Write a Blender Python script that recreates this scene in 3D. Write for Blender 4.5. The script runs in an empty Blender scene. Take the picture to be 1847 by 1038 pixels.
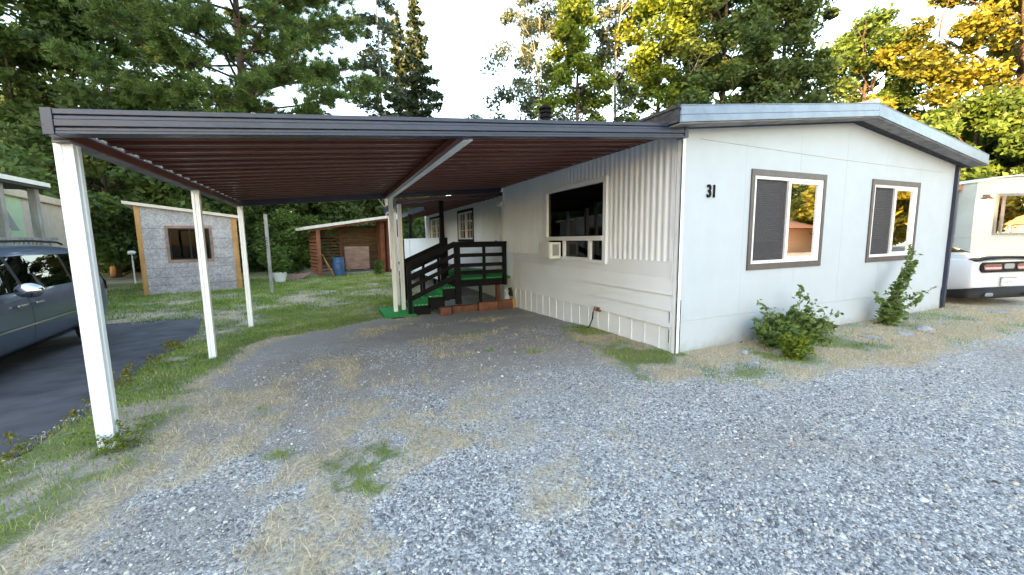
import bpy, bmesh, math, random
import numpy as np
from mathutils import Vector, Matrix
random.seed(7); rng = np.random.default_rng(11)
sc = bpy.context.scene
COL = sc.collection
PI = math.pi

# ---------------------------------------------------------------- camera
RM = Matrix(((0.9145, 0.0606, -0.3999), (-0.4045, 0.1150, -0.9073), (-0.0090, 0.9915, 0.1297)))
X_ = Vector((2561-923.5, -(407-519), -721.41)).normalized()
Y_ = Vector((600-923.5, -(436-519), -721.41)); Y_ = (Y_ - X_*Y_.dot(X_)).normalized()
Z_ = X_.cross(Y_)
RM = Matrix((X_, Y_, Z_))
cam_d = bpy.data.cameras.new("camera"); cam = bpy.data.objects.new("camera", cam_d); COL.objects.link(cam)
cam.matrix_world = Matrix.Translation((0, 0, 1.6)) @ RM.to_4x4()
cam_d.sensor_width = 36; cam_d.lens = 36*721.41/1847; cam_d.clip_end = 2000; cam_d.clip_start = 0.05
sc.camera = cam

# ---------------------------------------------------------------- world and sun
SUN_EL = 12.0
sdir = Vector((-0.86, -0.50, 0)).normalized()          # ground direction towards the sun
SUN_AZ = math.atan2(sdir.x, sdir.y)                    # clockwise from +Y
w = bpy.data.worlds.new("World"); sc.world = w; w.use_nodes = True
wn = w.node_tree; wn.nodes.clear()
wo = wn.nodes.new('ShaderNodeOutputWorld'); bg = wn.nodes.new('ShaderNodeBackground'); sky = wn.nodes.new('ShaderNodeTexSky')
sky.sky_type = 'NISHITA'; sky.sun_disc = False
sky.sun_elevation = math.radians(SUN_EL); sky.sun_rotation = SUN_AZ
sky.air_density = 1.2; sky.dust_density = .6; sky.ozone_density = 1.3
bg.inputs['Strength'].default_value = 0.15
tn = wn.nodes.new('ShaderNodeMix'); tn.data_type = 'RGBA'; tn.blend_type = 'MULTIPLY'; tn.inputs[0].default_value = 1; tn.inputs[7].default_value = (1.13, .975, .87, 1)
wn.links.new(sky.outputs[0], tn.inputs[6]); wn.links.new(tn.outputs[2], bg.inputs[0]); wn.links.new(bg.outputs[0], wo.inputs[0])
sl = bpy.data.lights.new("sun", 'SUN'); sl.energy = 4.6; sl.angle = math.radians(0.6); sl.color = (1.0, 0.58, 0.22)
so = bpy.data.objects.new("sun", sl); COL.objects.link(so); so.location = (-30, -20, 40)
tosun = Vector((sdir.x*math.cos(math.radians(SUN_EL)), sdir.y*math.cos(math.radians(SUN_EL)), math.sin(math.radians(SUN_EL))))
so.rotation_euler = tosun.to_track_quat('Z', 'Y').to_euler()
sc.view_settings.view_transform = 'Standard'; sc.view_settings.look = 'None'
sc.view_settings.exposure = 3.0; sc.view_settings.gamma = 1.0
sc.render.engine = 'CYCLES'
sc.cycles.transparent_max_bounces = 12; sc.cycles.max_bounces = 6

def at(px, depth, z=None):
    """world point of a photo column at a distance along the view axis (used only to write down plan positions)"""
    c = Vector(((px-923.5)/721.41*depth, 0.08*depth, -depth)); p = RM @ c
    return p.x, p.y

# ---------------------------------------------------------------- materials
def mat(name, col, rough=0.6, var=0.0, scale=8.0, bump=0.0, bscale=40.0, metal=0.0, dirt=None, dirt_amt=0.0, dscale=2.5, spec=0.5, stretch=None, coat=0.0):
    m = bpy.data.materials.new(name); m.use_nodes = True
    nt = m.node_tree; b = nt.nodes['Principled BSDF']
    b.inputs['Roughness'].default_value = rough; b.inputs['Metallic'].default_value = metal
    b.inputs['Specular IOR Level'].default_value = spec; b.inputs['Coat Weight'].default_value = coat
    b.inputs['Base Color'].default_value = (*col, 1)
    tc = nt.nodes.new('ShaderNodeTexCoord'); mp = nt.nodes.new('ShaderNodeMapping'); nt.links.new(tc.outputs['Object'], mp.inputs[0])
    if stretch: mp.inputs['Scale'].default_value = stretch
    last = None
    if var > 0:
        n = nt.nodes.new('ShaderNodeTexNoise'); n.inputs['Scale'].default_value = scale; n.inputs['Detail'].default_value = 6
        nt.links.new(mp.outputs[0], n.inputs[0])
        r = nt.nodes.new('ShaderNodeValToRGB'); nt.links.new(n.outputs['Fac'], r.inputs[0])
        r.color_ramp.elements[0].position = 0.3; r.color_ramp.elements[1].position = 0.7
        r.color_ramp.elements[0].color = (*[c*(1-var) for c in col], 1)
        r.color_ramp.elements[1].color = (*[min(1, c*(1+var)) for c in col], 1)
        last = r.outputs[0]
    if dirt:
        n = nt.nodes.new('ShaderNodeTexNoise'); n.inputs['Scale'].default_value = dscale; n.inputs['Detail'].default_value = 8; n.inputs['Roughness'].default_value = .65
        nt.links.new(tc.outputs['Object'], n.inputs[0])
        mr = nt.nodes.new('ShaderNodeMapRange'); mr.inputs[1].default_value = .45; mr.inputs[2].default_value = .75; mr.inputs[4].default_value = dirt_amt
        nt.links.new(n.outputs['Fac'], mr.inputs[0])
        mx = nt.nodes.new('ShaderNodeMix'); mx.data_type = 'RGBA'
        nt.links.new(mr.outputs[0], mx.inputs[0])
        if last: nt.links.new(last, mx.inputs[6])
        else: mx.inputs[6].default_value = (*col, 1)
        mx.inputs[7].default_value = (*dirt, 1); last = mx.outputs[2]
    if last: nt.links.new(last, b.inputs['Base Color'])
    if bump > 0:
        n = nt.nodes.new('ShaderNodeTexNoise'); n.inputs['Scale'].default_value = bscale; n.inputs['Detail'].default_value = 5
        nt.links.new(mp.outputs[0], n.inputs[0])
        bp = nt.nodes.new('ShaderNodeBump'); bp.inputs['Strength'].default_value = bump; bp.inputs['Distance'].default_value = .02
        nt.links.new(n.outputs['Fac'], bp.inputs['Height']); nt.links.new(bp.outputs[0], b.inputs['Normal'])
    return m

def tint_mat(name, stops, rough=0.6, trans=0.0, spec=0.3):
    """leaf / blade / stone material: colour from the per-face 'tint' value (natural variation of the thing itself)"""
    m = bpy.data.materials.new(name); m.use_nodes = True
    nt = m.node_tree; b = nt.nodes['Principled BSDF']; out = nt.nodes['Material Output']
    a = nt.nodes.new('ShaderNodeAttribute'); a.attribute_name = 'tint'
    r = nt.nodes.new('ShaderNodeValToRGB'); e = r.color_ramp.elements
    e[0].position = stops[0][0]; e[0].color = (*stops[0][1], 1); e[1].position = stops[-1][0]; e[1].color = (*stops[-1][1], 1)
    for p, c in stops[1:-1]:
        x = e.new(p); x.color = (*c, 1)
    nt.links.new(a.outputs['Fac'], r.inputs[0]); nt.links.new(r.outputs[0], b.inputs['Base Color'])
    b.inputs['Roughness'].default_value = rough; b.inputs['Specular IOR Level'].default_value = spec
    if trans > 0:
        t = nt.nodes.new('ShaderNodeBsdfTranslucent'); mx = nt.nodes.new('ShaderNodeMixShader'); mx.inputs[0].default_value = trans
        nt.links.new(r.outputs[0], t.inputs[0]); nt.links.new(b.outputs[0], mx.inputs[1]); nt.links.new(t.outputs[0], mx.inputs[2])
        nt.links.new(mx.outputs[0], out.inputs[0])
    return m

def glass_mat(name, tint=(.75, .8, .8), base=.12, gain=1.0):
    m = bpy.data.materials.new(name); m.use_nodes = True; nt = m.node_tree; nt.nodes.remove(nt.nodes['Principled BSDF'])
    out = nt.nodes['Material Output']; t = nt.nodes.new('ShaderNodeBsdfTransparent'); t.inputs[0].default_value = (*tint, 1)
    g = nt.nodes.new('ShaderNodeBsdfGlossy'); g.inputs['Roughness'].default_value = .015
    f = nt.nodes.new('ShaderNodeFresnel'); f.inputs[0].default_value = 1.5
    ma = nt.nodes.new('ShaderNodeMath'); ma.operation = 'MULTIPLY_ADD'; ma.inputs[1].default_value = gain; ma.inputs[2].default_value = base; ma.use_clamp = True
    n = nt.nodes.new('ShaderNodeTexNoise'); n.inputs['Scale'].default_value = 1.5; tc = nt.nodes.new('ShaderNodeTexCoord'); nt.links.new(tc.outputs['Object'], n.inputs[0])
    bp = nt.nodes.new('ShaderNodeBump'); bp.inputs['Strength'].default_value = .04; bp.inputs['Distance'].default_value = .03
    nt.links.new(n.outputs['Fac'], bp.inputs['Height']); nt.links.new(bp.outputs[0], g.inputs['Normal'])
    mx = nt.nodes.new('ShaderNodeMixShader'); nt.links.new(f.outputs[0], ma.inputs[0]); nt.links.new(ma.outputs[0], mx.inputs[0])
    nt.links.new(t.outputs[0], mx.inputs[1]); nt.links.new(g.outputs[0], mx.inputs[2]); nt.links.new(mx.outputs[0], out.inputs[0])
    return m

M = {}
M['white'] = mat('white_paint', (.78, .82, .86), .45, .03, 3, .12, 60, dirt=(.52, .52, .5), dirt_amt=.25, dscale=1.3)
M['white_gloss'] = mat('white_gloss_paint', (.80, .84, .88), .3, .02, 4, .08, 30, dirt=(.6, .6, .57), dirt_amt=.3, dscale=2)
M['vinyl'] = mat('white_vinyl', (.78, .79, .80), .35, .02, 5)
M['charcoal'] = mat('charcoal_paint', (.020, .027, .056), .33, .25, 3, .25, 25, dirt=(.045, .055, .09), dirt_amt=.4, dscale=4, stretch=(.3, 1, 1))
M['fasciam'] = mat('dark_blue_grey_flashing', (.17, .22, .30), .32, .15, 4, .15, 14, dirt=(.26, .31, .37), dirt_amt=.5, dscale=3, metal=.2)
M['brownmetal'] = mat('brown_painted_metal', (.16, .055, .038), .34, .25, 2, .1, 12, dirt=(.20, .085, .06), dirt_amt=.5, dscale=1.2, stretch=(.15, 1, 1))
M['trim'] = mat('dark_grey_trim', (.085, .075, .075), .4, .2, 5, .15, 20)
M['black'] = mat('black_paint', (.005, .005, .007), .65, .3, 6, .3, 30, dirt=(.012, .011, .011), dirt_amt=.4, dscale=6, spec=.15)
M['turf'] = mat('green_turf_carpet', (.02, .30, .06), .9, .35, 60, .8, 150)
M['timber'] = mat('weathered_brown_timber', (.16, .062, .033), .8, .4, 7, .6, 30, dirt=(.07, .04, .03), dirt_amt=.7, dscale=5)
M['redwood'] = mat('red_brown_timber', (.20, .07, .028), .75, .35, 6, .5, 25, dirt=(.08, .03, .02), dirt_amt=.5, stretch=(1, 1, .3))
M['plank'] = mat('tan_plank', (.15, .085, .04), .8, .4, 5, .5, 25, dirt=(.06, .03, .015), dirt_amt=.6, stretch=(.3, 1, 2))
M['oldwood'] = mat('grey_weathered_wood', (.25, .24, .23), .85, .3, 7, .6, 30, dirt=(.12, .12, .11), dirt_amt=.6, stretch=(1, 1, .25))
M['yellowwood'] = mat('yellow_stained_timber', (.42, .22, .07), .7, .3, 5, .4, 25, dirt=(.22, .1, .04), dirt_amt=.7, stretch=(1, 1, .25))
M['palletwood'] = mat('pale_brown_board', (.26, .16, .12), .8, .3, 6, .5, 30, stretch=(.3, 1, 1))
M['cream'] = mat('cream_siding', (.55, .48, .40), .6, .08, 4, .1, 30)
M['mint'] = mat('mint_green_siding', (.46, .60, .40), .6, .06, 4, .1, 30)
M['palewall'] = mat('pale_green_white_siding', (.46, .51, .48), .5, .06, 3, .1, 30, dirt=(.38, .40, .37), dirt_amt=.5)
M['stucco'] = mat('blue_grey_rough_panel', (.15, .20, .27), .85, .3, 9, .7, 25, dirt=(.09, .12, .16), dirt_amt=.6, dscale=9)
M['dark'] = mat('dark_interior', (.02, .02, .022), .9, .3, 3)
M['room'] = mat('dim_room', (.05, .047, .05), .9, .4, 2)
M['blind'] = mat('grey_blind', (.16, .16, .17), .6, .05, 5)
M['screen'] = mat('insect_screen', (.065, .062, .07), .65, .12, 90)
_nt = M['screen'].node_tree; _t = _nt.nodes.new('ShaderNodeBsdfTransparent'); _m = _nt.nodes.new('ShaderNodeMixShader'); _m.inputs[0].default_value = .45
_nt.links.new(_nt.nodes['Principled BSDF'].outputs[0], _m.inputs[1]); _nt.links.new(_t.outputs[0], _m.inputs[2]); _nt.links.new(_m.outputs[0], _nt.nodes['Material Output'].inputs[0])
M['acw'] = mat('white_appliance_plastic', (.72, .73, .72), .4, .03, 5)
M['acd'] = mat('grey_grille', (.28, .29, .29), .5, .05, 5)
M['barrel'] = mat('blue_barrel_plastic', (.03, .085, .19), .45, .25, 4, .1, 20)
M['rubber'] = mat('black_rubber', (.012, .012, .012), .7, .2, 20)
M['chrome'] = mat('chrome', (.6, .6, .62), .15, 0, metal=1)
M['brass'] = mat('corroded_brass', (.25, .13, .09), .5, .4, 30, metal=.6)
M['vanpaint'] = mat('slate_blue_grey_car_paint', (.085, .115, .18), .3, .04, 2, metal=.35, coat=.5, dirt=(.09, .09, .1), dirt_amt=.3)
M['whitepaint'] = mat('white_car_paint', (.56, .60, .66), .28, .02, 2, coat=.9)
M['plastic'] = mat('black_trim_plastic', (.007, .007, .008), .55, .1, 9, spec=.25)
M['redlens'] = mat('red_lamp_lens', (.10, .008, .010), .15, .1, 9, coat=1)
M['pinklens'] = mat('pale_pink_lamp_lens', (.55, .36, .36), .2, .1, 30, coat=1)
M['bark'] = mat('brown_bark', (.085, .062, .045), .9, .4, 8, .8, 20, stretch=(1, 1, .3))
M['palebark'] = mat('pale_bare_branch', (.36, .33, .28), .85, .3, 9, .5, 30)
M['stone'] = mat('grey_field_stone', (.30, .31, .34), .8, .3, 9, .6, 30)
M['ceramic'] = mat('chalky_grey_figure', (.38, .39, .41), .7, .2, 12, .3, 40)
M['yellowstrap'] = mat('yellow_plastic', (.55, .30, .03), .5, .1, 9)
M['autoglass'] = glass_mat('tinted_car_glass', (.05, .06, .06), .015, .2)
M['glass'] = glass_mat('window_glass', (.55, .62, .62), .42, 1.6)
M['darkglass'] = glass_mat('dark_window_glass', (.10, .105, .11), .03, .45)
M['roofpale'] = mat('pale_roof_coating', (.55, .52, .47), .8, .15, 5, .3, 20)
M['shingle'] = mat('black_asphalt_edge', (.035, .033, .036), .9, .5, 12, .8, 40, dirt=(.16, .15, .15), dirt_amt=.5, dscale=14)
M['redroof'] = mat('orange_brown_roof', (.45, .2, .1), .8, .1, 5)
lampm = bpy.data.materials.new('lit_bulb'); lampm.use_nodes = True
lb = lampm.node_tree.nodes['Principled BSDF']; lb.inputs['Emission Color'].default_value = (1, .62, .3, 1); lb.inputs['Emission Strength'].default_value = 6

def osb_mat():
    m = bpy.data.materials.new('grey_flake_board'); m.use_nodes = True; nt = m.node_tree; b = nt.nodes['Principled BSDF']; b.inputs['Roughness'].default_value = .8
    tc = nt.nodes.new('ShaderNodeTexCoord'); mp = nt.nodes.new('ShaderNodeMapping'); mp.inputs['Rotation'].default_value = (0, .6, 0); mp.inputs['Scale'].default_value = (1.3, 1, 1.0)
    nt.links.new(tc.outputs['Object'], mp.inputs[0])
    n0 = nt.nodes.new('ShaderNodeTexNoise'); n0.inputs['Scale'].default_value = 5; nt.links.new(mp.outputs[0], n0.inputs[0])
    mixv = nt.nodes.new('ShaderNodeMix'); mixv.data_type = 'VECTOR'; mixv.inputs[0].default_value = .05
    nt.links.new(mp.outputs[0], mixv.inputs[4]); nt.links.new(n0.outputs['Color'], mixv.inputs[5])
    v = nt.nodes.new('ShaderNodeTexVoronoi'); v.inputs['Scale'].default_value = 20; nt.links.new(mixv.outputs[1], v.inputs['Vector'])
    n2 = nt.nodes.new('ShaderNodeTexNoise'); n2.inputs['Scale'].default_value = 2.2; n2.inputs['Detail'].default_value = 9; nt.links.new(tc.outputs['Object'], n2.inputs[0])
    sp = nt.nodes.new('ShaderNodeSeparateColor'); nt.links.new(v.outputs['Color'], sp.inputs[0])
    ad = nt.nodes.new('ShaderNodeMath'); ad.operation = 'MULTIPLY_ADD'; ad.inputs[1].default_value = .45; nt.links.new(sp.outputs[0], ad.inputs[0]); nt.links.new(n2.outputs['Fac'], ad.inputs[2])
    r = nt.nodes.new('ShaderNodeValToRGB'); e = r.color_ramp.elements
    e[0].position = .45; e[0].color = (.27, .245, .25, 1); e[1].position = .95; e[1].color = (.45, .42, .42, 1)
    x = e.new(.7); x.color = (.34, .315, .32, 1)
    nt.links.new(ad.outputs[0], r.inputs[0]); nt.links.new(r.outputs[0], b.inputs['Base Color'])
    bp = nt.nodes.new('ShaderNodeBump'); bp.inputs['Strength'].default_value = .3; bp.inputs['Distance'].default_value = .01
    nt.links.new(sp.outputs[0], bp.inputs['Height']); nt.links.new(bp.outputs[0], b.inputs['Normal'])
    return m
M['osb'] = osb_mat()

def grooved(name, col, axis, pitch):
    m = mat(name, col, .5, .03, 3, .0, 60, dirt=tuple(c*.8 for c in col), dirt_amt=.22, dscale=1.1)
    nt = m.node_tree; b = nt.nodes['Principled BSDF']
    tc = nt.nodes.new('ShaderNodeTexCoord'); s = nt.nodes.new('ShaderNodeSeparateXYZ'); nt.links.new(tc.outputs['Object'], s.inputs[0])
    a = nt.nodes.new('ShaderNodeMath'); a.operation = 'MULTIPLY'; a.inputs[1].default_value = 1/pitch; nt.links.new(s.outputs[axis], a.inputs[0])
    f = nt.nodes.new('ShaderNodeMath'); f.operation = 'FRACT'; nt.links.new(a.outputs[0], f.inputs[0])
    g = nt.nodes.new('ShaderNodeMath'); g.operation = 'GREATER_THAN'; g.inputs[1].default_value = .06; nt.links.new(f.outputs[0], g.inputs[0])
    bp = nt.nodes.new('ShaderNodeBump'); bp.inputs['Strength'].default_value = .35; bp.inputs['Distance'].default_value = .006
    n = nt.nodes.new('ShaderNodeTexNoise'); n.inputs['Scale'].default_value = 2.0; n.inputs['Detail'].default_value = 3; nt.links.new(tc.outputs['Object'], n.inputs[0])
    ad = nt.nodes.new('ShaderNodeMath'); ad.operation = 'MULTIPLY_ADD'; ad.inputs[1].default_value = .9; nt.links.new(n.outputs['Fac'], ad.inputs[0]); nt.links.new(g.outputs[0], ad.inputs[2])
    nt.links.new(ad.outputs[0], bp.inputs['Height']); nt.links.new(bp.outputs[0], b.inputs['Normal'])
    return m
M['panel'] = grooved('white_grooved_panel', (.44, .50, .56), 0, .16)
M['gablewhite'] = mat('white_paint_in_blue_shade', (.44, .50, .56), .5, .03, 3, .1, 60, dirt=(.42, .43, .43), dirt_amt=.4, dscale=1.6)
def foot_stain(m, z1, col, amt):
    nt = m.node_tree; b = nt.nodes['Principled BSDF']; src = b.inputs['Base Color'].links[0].from_socket
    tc = nt.nodes.new('ShaderNodeTexCoord'); sx = nt.nodes.new('ShaderNodeSeparateXYZ'); nt.links.new(tc.outputs['Object'], sx.inputs[0])
    n = nt.nodes.new('ShaderNodeTexNoise'); n.inputs['Scale'].default_value = 7; n.inputs['Detail'].default_value = 9; nt.links.new(tc.outputs['Object'], n.inputs[0])
    a = nt.nodes.new('ShaderNodeMath'); a.operation = 'MULTIPLY_ADD'; a.inputs[1].default_value = .35; nt.links.new(n.outputs['Fac'], a.inputs[0]); a.inputs[2].default_value = -.175
    d = nt.nodes.new('ShaderNodeMath'); d.operation = 'ADD'; nt.links.new(sx.outputs[2], d.inputs[0]); nt.links.new(a.outputs[0], d.inputs[1])
    mr = nt.nodes.new('ShaderNodeMapRange'); mr.inputs[1].default_value = -.05; mr.inputs[2].default_value = z1; mr.inputs[3].default_value = amt; mr.inputs[4].default_value = 0; nt.links.new(d.outputs[0], mr.inputs[0])
    mx = nt.nodes.new('ShaderNodeMix'); mx.data_type = 'RGBA'; nt.links.new(mr.outputs[0], mx.inputs[0]); nt.links.new(src, mx.inputs[6]); mx.inputs[7].default_value = (*col, 1); nt.links.new(mx.outputs[2], b.inputs['Base Color'])
foot_stain(M['gablewhite'], .16, (.33, .31, .28), .75)
M['panelside'] = grooved('white_grooved_side_panel', (.80, .81, .82), 1, .2)

# ---------------------------------------------------------------- object helpers
def tag(o, label=None, cat=None, group=None, kind=None):
    if label: o['label'] = label
    if cat: o['category'] = cat
    if group: o['group'] = group
    if kind: o['kind'] = kind
    return o
def thing(name, label, cat, loc=(0, 0, 0), rz=0.0, group=None):
    o = bpy.data.objects.new(name, None); COL.objects.link(o); o.location = loc; o.rotation_euler = (0, 0, rz); o.empty_display_size = .2
    return tag(o, label, cat, group)
def root_matrix(p):
    while p.parent: p = p.parent
    return Matrix.Translation(p.location) @ p.rotation_euler.to_matrix().to_4x4()

class MB:
    """collects shapes; build() links them as one mesh object"""
    def __init__(s): s.v = []; s.f = []; s.sm = False
    def add(s, vs, fs):
        n = len(s.v); s.v += [tuple(v) for v in vs]; s.f += [tuple(i+n for i in f) for f in fs]; return s
    def box(s, x0, x1, y0, y1, z0, z1):
        return s.add([(x0, y0, z0), (x1, y0, z0), (x1, y1, z0), (x0, y1, z0), (x0, y0, z1), (x1, y0, z1), (x1, y1, z1), (x0, y1, z1)],
                     [(0, 3, 2, 1), (4, 5, 6, 7), (0, 1, 5, 4), (1, 2, 6, 5), (2, 3, 7, 6), (3, 0, 4, 7)])
    def fbox(s, F, u0, u1, v0, v1, n0, n1):
        """box in a wall frame F=(origin, u_dir, n_dir): u along the wall, v up, n outward"""
        o, ud, nd = F; vs = []
        for v in (v0, v1):
            for (u, n) in ((u0, n0), (u1, n0), (u1, n1), (u0, n1)):
                vs.append((o[0]+ud[0]*u+nd[0]*n, o[1]+ud[1]*u+nd[1]*n, o[2]+v))
        return s.add(vs, [(0, 3, 2, 1), (4, 5, 6, 7), (0, 1, 5, 4), (1, 2, 6, 5), (2, 3, 7, 6), (3, 0, 4, 7)])
    def prism(s, F, poly, n0, n1):
        o, ud, nd = F; k = len(poly)
        vs = [(o[0]+ud[0]*u+nd[0]*n, o[1]+ud[1]*u+nd[1]*n, o[2]+v) for n in (n0, n1) for (u, v) in poly]
        fs = [tuple(range(k))[::-1], tuple(range(k, 2*k))] + [(i, (i+1) % k, k+(i+1) % k, k+i) for i in range(k)]
        return s.add(vs, fs)
    def bar(s, p, q, w, h, up=(0, 0, 1)):
        p = Vector(p); q = Vector(q); d = (q-p).normalized(); up = Vector(up)
        if abs(d.dot(up)) > .98: up = Vector((0, 1, 0))
        r = d.cross(up).normalized(); u = r.cross(d)
        vs = [a + r*(sx*w/2) + u*(sz*h/2) for a in (p, q) for sx, sz in ((-1, -1), (1, -1), (1, 1), (-1, 1))]
        return s.add(vs, [(0, 1, 2, 3), (7, 6, 5, 4), (0, 4, 5, 1), (1, 5, 6, 2), (2, 6, 7, 3), (3, 7, 4, 0)])
    def tube(s, pts, rad, n=8):
        pts = [Vector(p) for p in pts]
        if not isinstance(rad, (list, tuple)): rad = [rad]*len(pts)
        base = len(s.v)
        for i, p in enumerate(pts):
            d = (pts[min(i+1, len(pts)-1)] - pts[max(i-1, 0)]).normalized()
            a = Vector((0, 0, 1)) if abs(d.z) < .9 else Vector((1, 0, 0))
            r = d.cross(a).normalized(); u = r.cross(d)
            for k in range(n):
                t = 2*PI*k/n; s.v.append(tuple(p + (r*math.cos(t)+u*math.sin(t))*rad[i]))
        for i in range(len(pts)-1):
            for k in range(n):
                a = base+i*n+k; b = base+i*n+(k+1) % n; s.f.append((a, b, b+n, a+n))
        s.f.append(tuple(base+k for k in range(n))[::-1]); s.f.append(tuple(base+(len(pts)-1)*n+k for k in range(n)))
        return s
    def lathe(s, c, prof, n=20):
        base = len(s.v)
        for r, z in prof:
            for k in range(n):
                t = 2*PI*k/n; s.v.append((c[0]+r*math.cos(t), c[1]+r*math.sin(t), c[2]+z))
        for i in range(len(prof)-1):
            for k in range(n):
                a = base+i*n+k; b = base+i*n+(k+1) % n; s.f.append((a, b, b+n, a+n))
        s.f.append(tuple(base+k for k in range(n))[::-1]); s.f.append(tuple(base+(len(prof)-1)*n+k for k in range(n)))
        return s
    def build(s, name, m, parent=None, bevel=0.0, smooth=False, subsurf=0):
        me = bpy.data.meshes.new(name); vs = s.v
        if parent is not None and parent.type != 'NOPE':
            inv = root_matrix(parent).inverted(); vs = [tuple(inv @ Vector(v)) for v in vs]
        me.from_pydata(vs, [], s.f); me.update(); me.materials.append(m if not isinstance(m, str) else M[m])
        if smooth:
            for p in me.polygons: p.use_smooth = True
        o = bpy.data.objects.new(name, me); COL.objects.link(o)
        if parent is not None: o.parent = parent
        if bevel > 0:
            b = o.modifiers.new('bevel', 'BEVEL'); b.width = bevel; b.segments = 2; b.limit_method = 'ANGLE'; b.angle_limit = math.radians(40)
        if subsurf:
            b = o.modifiers.new('sub', 'SUBSURF'); b.levels = subsurf; b.render_levels = subsurf
        return o

def copy_tree(o, parent=None):
    c = o.copy(); COL.objects.link(c); c.parent = parent
    for ch in list(o.children): copy_tree(ch, c)
    return c

def np_mesh(name, V, k, m, tint=None, parent=None, smooth=False, local=True):
    """V: (n_faces*k,3) unshared verts, faces of k corners"""
    V = np.asarray(V, dtype=np.float32).reshape(-1, 3); nf = len(V)//k
    if parent is not None and local:
        inv = np.array(root_matrix(parent).inverted(), dtype=np.float32); V = V @ inv[:3, :3].T + inv[:3, 3]
    me = bpy.data.meshes.new(name); me.vertices.add(len(V)); me.vertices.foreach_set('co', V.ravel())
    me.loops.add(len(V)); me.loops.foreach_set('vertex_index', np.arange(len(V), dtype=np.int32))
    me.polygons.add(nf); me.polygons.foreach_set('loop_start', np.arange(0, len(V), k, dtype=np.int32))
    if smooth: me.polygons.foreach_set('use_smooth', np.ones(nf, dtype=bool))
    me.update(calc_edges=True)
    if tint is not None:
        a = me.attributes.new('tint', 'FLOAT', 'FACE'); a.data.foreach_set('value', np.asarray(tint, dtype=np.float32))
    me.materials.append(m); o = bpy.data.objects.new(name, me); COL.objects.link(o)
    if parent is not None: o.parent = parent
    return o

# value noise
_T = rng.random((256, 256))
def vnoise(x, y, s=1.0):
    x = np.asarray(x)*s+100.3; y = np.asarray(y)*s+57.7
    xi = np.floor(x).astype(int); yi = np.floor(y).astype(int); fx = x-xi; fy = y-yi
    fx = fx*fx*(3-2*fx); fy = fy*fy*(3-2*fy)
    g = lambda a, b: _T[a & 255, b & 255]
    return (g(xi, yi)*(1-fx)+g(xi+1, yi)*fx)*(1-fy)+(g(xi, yi+1)*(1-fx)+g(xi+1, yi+1)*fx)*fy
def fbm(x, y, s=1.0, o=4):
    t = 0; a = .5; n = 0
    for i in range(o):
        t = t+a*vnoise(x+i*17.1, y-i*9.7, s*2**i); n += a; a *= .55
    return t/n
def sst(a, b, x):
    t = np.clip((x-a)/(b-a), 0, 1); return t*t*(3-2*t)

# ================================================================= GROUND
def gz(x, y):
    x = np.asarray(x, float); y = np.asarray(y, float)
    return -.16*sst(4.2, 10.5, y)*(1-sst(6, 10, x))
OUT = np.array([(-20, -2.6), (2, -2.5), (4.12, -2.37), (5.02, -2.26), (6.2, -2.39), (7.84, -2.5), (9.4, -2.5), (10.98, -2.8), (12.0, -3.05)])
INN = np.array([(-20, -3.0), (0, -2.4), (1.6, -1.85), (2.57, -1.42), (3.0, -1.31), (3.26, -1.24), (4, -1.24), (5.33, -1.35), (6.42, -1.29), (7.73, -1.13), (8.36, -.48), (8.92, .6), (9.5, 1.3), (10.3, 2.2), (11, 2.6), (40, 2.6)])
HED = np.array([(3.2, 3.75), (3.3, 3.6), (3.75, 2.98), (4.25, 2.63), (5.15, 2.69), (5.6, 2.5), (7.26, 2.4), (10, 2.35), (14, 2.3), (30, 1.0)])
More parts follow.
